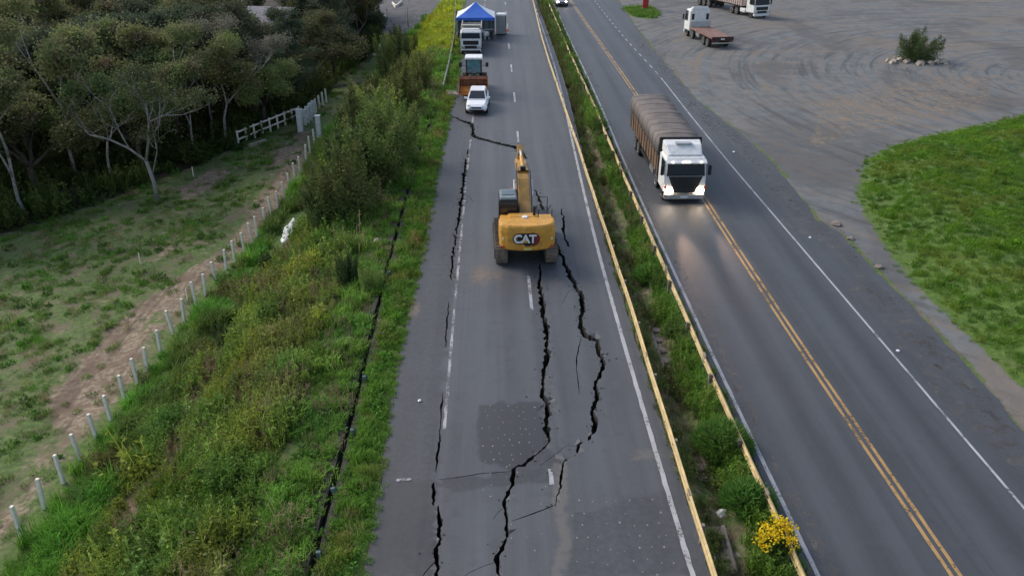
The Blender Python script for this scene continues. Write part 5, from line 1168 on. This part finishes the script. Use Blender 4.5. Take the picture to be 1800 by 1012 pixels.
# the moving tarpaulin lorry on the highway
def moving_lorry():
    p = G(1203,360); q = Vector((float(YEL(p.y+14)) - (float(YEL(p.y)) - p.x), p.y + 14, 0)); rz = heading(q, p); p = p + Vector((-.05,.1,0))
    rt = empty('tarpaulin_lorry', (p.x, p.y, .014), rz, label='white cab lorry with brown tarpaulin load and lit headlights driving on the highway', cat='lorry')
    W = 2.5; c = cab(rt, -2.12, W, .62, 2.78, M_WHITE, glow_m=M_LAMP, face_dark=True)
    # sloping wind deflector on the roof, sun visor with marker lamps
    MB().loft([[(-1.15,-2.1,2.76),(1.15,-2.1,2.76),(1.15,-2.1,3.42),(-1.15,-2.1,3.42)], [(-1.12,-1.35,2.76),(1.12,-1.35,2.76),(1.08,-1.35,3.3),(-1.08,-1.35,3.3)], [(-1.05,-.7,2.76),(1.05,-.7,2.76),(1.0,-.7,2.86),(-1.0,-.7,2.86)]]).build('wind_deflector', M_WHITE, c, bevel=.06)
    MB().box(-.5,.5,-1.7,-1.25,3.33,3.4).build('roof_hatch', paint('grey_hatch', (.3,.31,.33)), c, bevel=.02)
    MB().prism([(-.32,2.62),(-.05,2.5),(-.02,2.58),(-.3,2.72)], -1.2,1.2).build('sun_visor', M_WHITE, c, bevel=.01)
    lm = glow('marker_glow', (1,.93,.82), 3.0)
    for x in (-.85,-.12,.05,.22,.85): boxpart(c, 'marker_lamp', lm, x-.06,x+.06,-.12,-.02,2.585,2.65, bevel=.01)
    mb = MB()
    for k in range(5): mb.box(-.62+k*.03,.62-k*.03,-.02,.0,.82+k*.15,.86+k*.15)
    for k in range(5): mb.box(-.85+.06*(4-k),.85-.06*(4-k),-.04,-.012,.80+k*.16,.84+k*.16)
    mb.build('grille_bars', paint('dark_trim', (.03,.03,.032), .45), c); boxpart(c, 'wiper', M_BLACK, -.7,-.05,-.06,-.03,1.82,1.85, bevel=0); boxpart(c, 'wiper', M_BLACK, .1,.75,-.06,-.03,1.82,1.85, bevel=0)
    for s in (-1,1): boxpart(c, 'indicator', M_ORANGE, s*1.2-.06,s*1.2+.06,-.05,.03,.95,1.15, bevel=.01)
    y0, y1 = -13.2, -2.35
    frame_wheels(rt, y0+.3, -.4, W, [(-.95,False),(-2.9 if False else -3.0,False),(-9.6,True),(-10.9,True)], .5, 1.05)
    bd = MB().box(-1.28,1.28,y0,y1,1.1,2.95).build('load_body', M_WOOD, rt, bevel=.02)
    mb = MB()
    for k in range(12):
        y = y0 + .4 + k*(y1-y0-.8)/11
        for s in (-1,1): mb.box(s*1.295-.025,s*1.295+.025,y-.05,y+.05,1.1,2.9)
    mb.build('stake', M_BARK, bd)
    rings = []
    for k in range(24):
        y = y0 - .06 + (y1 - y0 + .12)*k/23; z = 3.40 + .045*math.sin(k*1.35) + .10*mnoise.noise((k*.45,2,2)); d = .012*math.sin(k*1.35)
        rings.append([(-1.36-d,y,2.35),(-1.34-d,y,3.0),(-1.24,y,z-.08),(-.6,y,z+.02+.05*mnoise.noise((k*.6,5,1))),(0,y,z+.05),(.6,y,z+.02+.05*mnoise.noise((k*.6,9,1))),(1.24,y,z-.08),(1.34+d,y,3.0),(1.36+d,y,2.35)])
    mb = MB(); mb.loft(rings); tp = mb.build('tarpaulin', M_TARP, bd, smooth=True)
    mb = MB()
    for k in range(9):
        i = 1 + int(k*2.6); mb.tube([Vector(v)*1.0 + Vector((v[0]*.012, 0, .012)) for v in rings[i]], .009, 4, False)
        for s in (-1,1): mb.tube([(s*1.385, rings[i][0][1], 2.36), (s*1.33, rings[i][0][1] + (.25 if k % 2 else -.25), 1.15)], .014, 4)
    mb.build('rope', paint('grey_rope', (.08,.07,.06), .9), tp)
    MB().box(-1.3,1.3,y1+.0,y1+.14,1.1,3.5).build('headboard', M_BLACK, rt, bevel=.03)
    for s in (-1,1):
        boxpart(rt, 'fuel_tank', M_STEEL, s*.95-.28, s*.95+.28,-5.2,-3.8,.5,1.02, bevel=.08); boxpart(rt, 'side_guard', M_BLACK, s*1.2-.03,s*1.2+.03,-8.8,-5.4,.6,.85)
        MB().prism([(-9.0,1.02),(-9.1,.9),(-8.98,.5),(-8.92,.5)], s*1.05-.22, s*1.05+.22).build('mudguard', M_BLACK, rt)
        l = bpy.data.lights.new('headlamp', 'SPOT'); l.energy = 1500; l.color = (1,.62,.40); l.spot_size = R(15); l.spot_blend = 1.0; l.shadow_soft_size = .12
        lo = bpy.data.objects.new('headlamp_light', l); COL.objects.link(lo); lo.parent = rt; lo.location = (s*.93, .2, .85); lo.rotation_euler = (R(86), 0, R(s*-1.5))
moving_lorry()
# white tipper parked under the tent
def tipper():
    p = G(828,97); rt = empty('tipper_lorry', (p.x, p.y, .012), R(180), label='white tipper lorry with a pale empty body parked at the blue tent', cat='lorry')
    c = cab(rt, -2.05, 2.3, .62, 2.5, M_WHITE); frame_wheels(rt, -7.2, -.4, 2.3, [(-.8,False),(-5.2,True)], .48, .98)
    boxpart(c, 'roof_spoiler', M_WHITE, -.95,.95,-2.0,-.7,2.5,2.6, bevel=.03)
    mb = MB(); y0, y1 = -7.4, -2.25
    mb.box(-1.15,1.15,y0,y1,1.05,1.2); 
    for s in (-1,1): mb.box(s*1.12-.05,s*1.12+.05,y0,y1,1.2,2.55)
    mb.box(-1.07,1.07,y1-.1,y1,1.2,2.9); mb.box(-1.07,1.07,y0,y0+.1,1.2,2.3); mb.box(-1.1,1.1,y1,y1+.45,2.78,2.9); mb.build('tipper_body', paint('pale_grey_body', (.42,.40,.36), .6, dirt=.4), rt, bevel=.02)
    boxpart(rt, 'bull_bar', M_BLACK, -1.05,1.05,-.03,.2,.28,.5)
tipper()
# flatbed lorry standing on the yard, tail towards us
def flatbed():
    a, b = G(1268,86), G(1224,64); rz = heading(a, b); L = (b - a).length
    rt = empty('flatbed_lorry', (a.x, a.y, .012), rz, label='white cab lorry with an empty rusty red flatbed standing on the gravel yard', cat='lorry')
    W = 2.5; y1 = 7.2; frame_wheels(rt, .3, y1 + 2.4, W, [(1.4,True),(2.7,True),(y1-.6,False),(y1+1.3,False)], .5, 1.05)
    bd = MB().box(-1.3,1.3,0,y1,1.08,1.26).build('flatbed', M_BED, rt, bevel=.02)
    mb = MB(); mb.box(-1.32,1.32,-.04,.0,.82,1.3)
    for k in range(9): mb.box(-1.28+k*.32-.03,-1.28+k*.32+.03,-.07,-.04,.85,1.34)
    mb.build('tail_board', paint('dark_red_tail', (.05,.018,.014), .6, var=.3), bd); boxpart(bd, 'number_plate', M_WHITE, -.22,.22,-.10,-.07,1.0,1.14, bevel=0)
    boxpart(rt, 'rear_bumper', M_RAILP, -1.25,1.25,-.12,-.02,.55,.68)
    for s in (-1,1): boxpart(rt, 'tail_light', M_RED, s*1.05-.14,s*1.05+.14,-.1,-.03,.70,.80, bevel=.01); boxpart(rt, 'fuel_tank', M_STEEL, s*.95-.25,s*.95+.25,4.2,5.3,.5,1.0, bevel=.07); MB().prism([(.7,1.02),(.78,.9),(.72,.45),(.68,.45)], s*1.0-.22, s*1.0+.22).build('mudguard', M_BLACK, rt)
    boxpart(bd, 'front_board', paint('pale_grey_board', (.42,.42,.41), .6), -1.28,1.28,y1-.08,y1,1.26,1.9)
    c = cab(rt, y1 + .25, W, .7, 3.2, M_WHITE)
    MB().loft([[(-1.1,y1+.3,3.15),(1.1,y1+.3,3.15),(1.0,y1+.35,3.6),(-1.0,y1+.35,3.6)], [(-1.0,y1+1.5,3.15),(1.0,y1+1.5,3.15),(.9,y1+1.4,3.35),(-.9,y1+1.4,3.35)]]).build('wind_deflector', M_WHITE, c, bevel=.1)
    for s in (-1,1): pane(c, [(s*.92-.17,y1+.244,2.05),(s*.92+.17,y1+.244,2.05),(s*.92+.17,y1+.244,2.75),(s*.92-.17,y1+.244,2.75)], M_GLASS, 'rear_window')
flatbed()
def semi():
    a, b = G(1338,33), G(1262,14); rz = heading(b, a) 
    rt = empty('semi_trailer_lorry', (a.x, a.y, .012), rz, label='white lorry with a long pale trailer at the far side of the gravel yard', cat='lorry')
    W = 2.5; c = cab(rt, -2.12, W, .62, 3.3, M_WHITE); frame_wheels(rt, -6.2, -.4, W, [(-.9,False),(-4.3,True),(-5.5,True)], .5, 1.05)
    boxpart(c, 'wind_deflector', M_WHITE, -1.1,1.1,-2.0,-.9,3.3,3.8, bevel=.15)
    boxpart(rt, 'fuel_tank', M_STEEL, -1.2,-.65,-3.6,-2.3,.5,1.05, bevel=.08); boxpart(rt, 'fuel_tank', M_WHITE, .65,1.2,-3.6,-2.3,.5,1.05, bevel=.08)
    tb = MB().box(-1.27,1.27,-15.5,-3.0,1.3,2.35).build('trailer', paint('pale_pink_trailer', (.42,.33,.30), .6, var=.15, dirt=.4), rt, bevel=.03)
    mb = MB()
    for k in range(24):
        for s in (-1,1): mb.box(s*1.29-.02,s*1.29+.02,-15.3+k*.53-.04,-15.3+k*.53+.04,1.3,2.3)
    mb.build('side_ribs', paint('dark_rib', (.12,.08,.07)), tb); boxpart(tb, 'beam', M_BLACK, -.5,.5,-15.4,-4.0,1.0,1.3)
    for y in (-11.6,-12.9,-14.2):
        for s in (-1,1): wheel(rt, s*1.05, y, .5, .42)
semi()

# ------------------------------------------------------------------ tent, cabin, furniture
def tent():
    a, b = G(803,73), G(870,72); x0, x1 = a.x, b.x; y0 = b.y; dpt = 5.0; rt = empty('canopy_tent', ((x0+x1)/2, y0 + dpt/2, .012), 0, label='blue pyramid canopy tent with white side slopes standing on the road', cat='tent')
    h = (x1-x0)/2; d = dpt/2; ze, zp = 2.65, 4.15
    cs = [(-h,-d),(h,-d),(h,d),(-h,d)]; names = [M_BLUE, M_CANVAS, M_BLUE, M_CANVAS]
    for k in range(4):
        p, q = cs[k], cs[(k+1)%4]; mb = MB(); n = 8; rows = []
        for j in range(n + 1):
            t = j/n; s = 1 - t; sag = -.22*math.sin(math.pi*t)*(.6); rows.append([(p[0]*s + (q[0]-p[0])*s*u, p[1]*s + (q[1]-p[1])*s*u, ze + (zp-ze)*t + sag) for u in (0,.25,.5,.75,1)])
        mb.add([v for r in rows for v in r], [(j*5+i, j*5+i+1, (j+1)*5+i+1, (j+1)*5+i) for j in range(n) for i in range(4)]); mb.build('roof_panel', names[k], rt)
        mb = MB(); o = .015; nx, ny = ((p[0]+q[0])/2, (p[1]+q[1])/2); L = math.hypot(nx, ny); nx, ny = nx/L*o, ny/L*o
        mb.add([(p[0]+nx,p[1]+ny,ze),(q[0]+nx,q[1]+ny,ze),(q[0]+nx,q[1]+ny,ze-.32),(p[0]+nx,p[1]+ny,ze-.32)], [(0,1,2,3)]); mb.build('valance', names[k], rt)
    for p in cs: MB().tube([(p[0]*.985,p[1]*.985,0),(p[0]*.985,p[1]*.985,ze)], .035, 6).build('leg', M_STEEL, rt)
    mb = MB(); rows = []
    for j in range(25): u = -h*.97 + 2*h*.97*j/24; rows.append([(u, d*.95 + .07*math.sin(j*1.7), .1), (u, d*.95 + .05*math.sin(j*1.7), ze-.1)])
    mb.add([v for r in rows for v in r], [(2*j, 2*j+2, 2*j+3, 2*j+1) for j in range(24)]); mb.build('curtain', M_CURT, rt)
    mb = MB(); rows = []
    for j in range(25): u = -d*.95 + 2*d*.95*j/24; rows.append([(-h*.96 + .07*math.sin(j*1.7), u, .1), (-h*.96 + .05*math.sin(j*1.7), u, ze-.1)])
    mb.add([v for r in rows for v in r], [(2*j, 2*j+2, 2*j+3, 2*j+1) for j in range(24)]); mb.build('curtain', M_CURT, rt)
    return x0, x1, y0
tx0, tx1, ty0 = tent()
def chair(x, y, rz, lb, m):
    rt = empty('chair', (x, y, .012), rz, label=lb, cat='chair')
    MB().box(-.24,.24,-.22,.24,.42,.46).build('seat', m, rt, bevel=.01); MB().prism([(-.22,.46),(-.18,.46),(-.28,.9),(-.32,.9)], -.23,.23).build('backrest', m, rt)
    for sx in (-1,1):
        for sy in (-1,1): MB().tube([(sx*.25,sy*.24,0),(sx*.2,sy*.19,.43)], .025, 5).build('leg', m, rt)
        MB().tube([(sx*.26,-.24,.66),(sx*.26,.2,.66),(sx*.23,.2,.44)], .022, 5).build('armrest', m, rt)
for (a, b, rz, lb, m) in ((849,69,2.9,'white plastic chair under the tent, closest to the tipper',M_TRASH),(856,70,3.3,'white plastic chair in the middle under the tent',M_TRASH),(862,71,2.7,'dark plastic chair under the tent beside its leg',M_BLACK),(866,67,3.6,'dark chair deeper under the tent',M_BLACK)): p = G(a, b); chair(p.x, p.y, rz, lb, m)
p = G(855,64); rt = empty('folding_table', (p.x, p.y + .3, .012), .1, label='pale folding table behind the chairs under the tent', cat='table'); MB().box(-.9,.9,-.4,.4,.71,.75).build('tabletop', M_TRASH, rt, bevel=.01)
for sx in (-1,1):
    for sy in (-1,1): MB().tube([(sx*.8,sy*.33,0),(sx*.78,sy*.33,.72)], .025, 5).build('leg', M_STEEL, rt)
def cabin():
    p = G(881,62); rt = empty('portable_toilet', (p.x, p.y + .6, .012), R(-8), label='grey white portable toilet cabin standing right of the blue tent', cat='portable toilet')
    gm = paint('cabin_grey', (.34,.35,.35), .5, var=.08, dirt=.2); bd = MB().box(-.58,.58,-.58,.58,.12,2.3,.02,.02).build('cabin_body', gm, rt, bevel=.03)
    MB().box(-.66,.66,-.66,.66,2.3,2.5,.12,.12).build('roof', M_WHITE, rt, bevel=.05); MB().box(-.6,.6,-.62,.62,0,.12).build('base', M_BLACK, rt)
    mb = MB()
    for k in range(8): mb.box(-.5+k*.14-.025,-.5+k*.14+.025,-.60,-.565,.25,2.15)
    mb.build('ribs', gm, bd); dr = MB().box(.565,.595,-.5,.5,.2,2.2).build('door', paint('cabin_dark', (.06,.065,.07), .5), rt, bevel=.01); MB().box(.595,.63,.3,.38,1.0,1.15).build('handle', M_BLACK, dr)
cabin()
def cone(pp, lb):
    p = G(*pp); rt = empty('traffic_cone', (p.x, p.y, .012), 0, label=lb, cat='traffic cone'); MB().tube([(0,0,.04),(0,0,.45),(0,0,.9)], [.18,.11,.04], 12).build('cone', M_WHITE, rt, smooth=True); MB().box(-.24,.24,-.24,.24,0,.05).build('base', M_ORANGE, rt, bevel=.01); MB().tube([(0,0,.06),(0,0,.2)], [.185,.16], 12).build('stripe', M_ORANGE, rt)
cone((892,55), 'white traffic cone with orange foot right of the toilet cabin')
# red pylon foot on the green island at the yard entrance
p = G(1134,17); rt = empty('sign_pylon', (p.x, p.y, 0), 0, label='red roadside pylon on the small green island by the yard', cat='sign')
MB().box(-.42,.42,-.2,.2,-.2,7.5).build('column', paint('pylon_red', (.42,.03,.02), .4), rt, bevel=.03); MB().box(-1.4,1.4,-.25,.25,7.5,9.5).build('panel', paint('pylon_red', (.42,.03,.02)), rt, bevel=.04); MB().box(-.6,.6,-.4,.4,-.1,.18).build('base', M_CONC, rt, bevel=.02)
# grey roofed house half hidden in the wood
def house():
    p = Vector((HOUSE.x, HOUSE.y, Z(HOUSE.x, HOUSE.y))); p = T(462,96); rt = empty('house', p, R(-12), label='white house with a grey roof half hidden by the dark wood', cat='house')
    w_, d, h, rg = 5.0, 4.2, 4.6, 1.7
    MB().box(-w_,w_,-d,d,-1,h).build('wall', M_WHITE, rt)
    mb = MB(); mb.add([(-w_-.5,-d-.6,h-.1),(w_+.5,-d-.6,h-.1),(w_+.5,0,h+rg),(-w_-.5,0,h+rg),(-w_-.5,d+.6,h-.1),(w_+.5,d+.6,h-.1)], [(0,1,2,3),(3,2,5,4)]); mb.add([(-w_-.5,-d-.6,h-.18),(w_+.5,-d-.6,h-.18),(w_+.5,0,h+rg-.12),(-w_-.5,0,h+rg-.12),(-w_-.5,d+.6,h-.18),(w_+.5,d+.6,h-.18)], [(3,2,1,0),(4,5,2,3)]); mb.add([(-w_,-d,h),(-w_,d,h),(-w_,0,h+rg-.2),(w_,-d,h),(w_,d,h),(w_,0,h+rg-.2)], [(0,2,1),(3,4,5)]); rf = mb.build('roof', M_ROOF, rt)
    MB().box(-w_-.52,w_+.52,-d-.66,-d-.6,h-.34,h-.04).build('gutter', M_WHITE, rf)
    for x in (-3,0,3): wd = MB().box(x-.6,x+.6,-d-.03,-d,1.4,2.7).build('window', M_GLASS, rt); MB().box(x-.68,x+.68,-d-.06,-d-.03,1.3,1.4).build('sill', M_CONC, wd)
house()
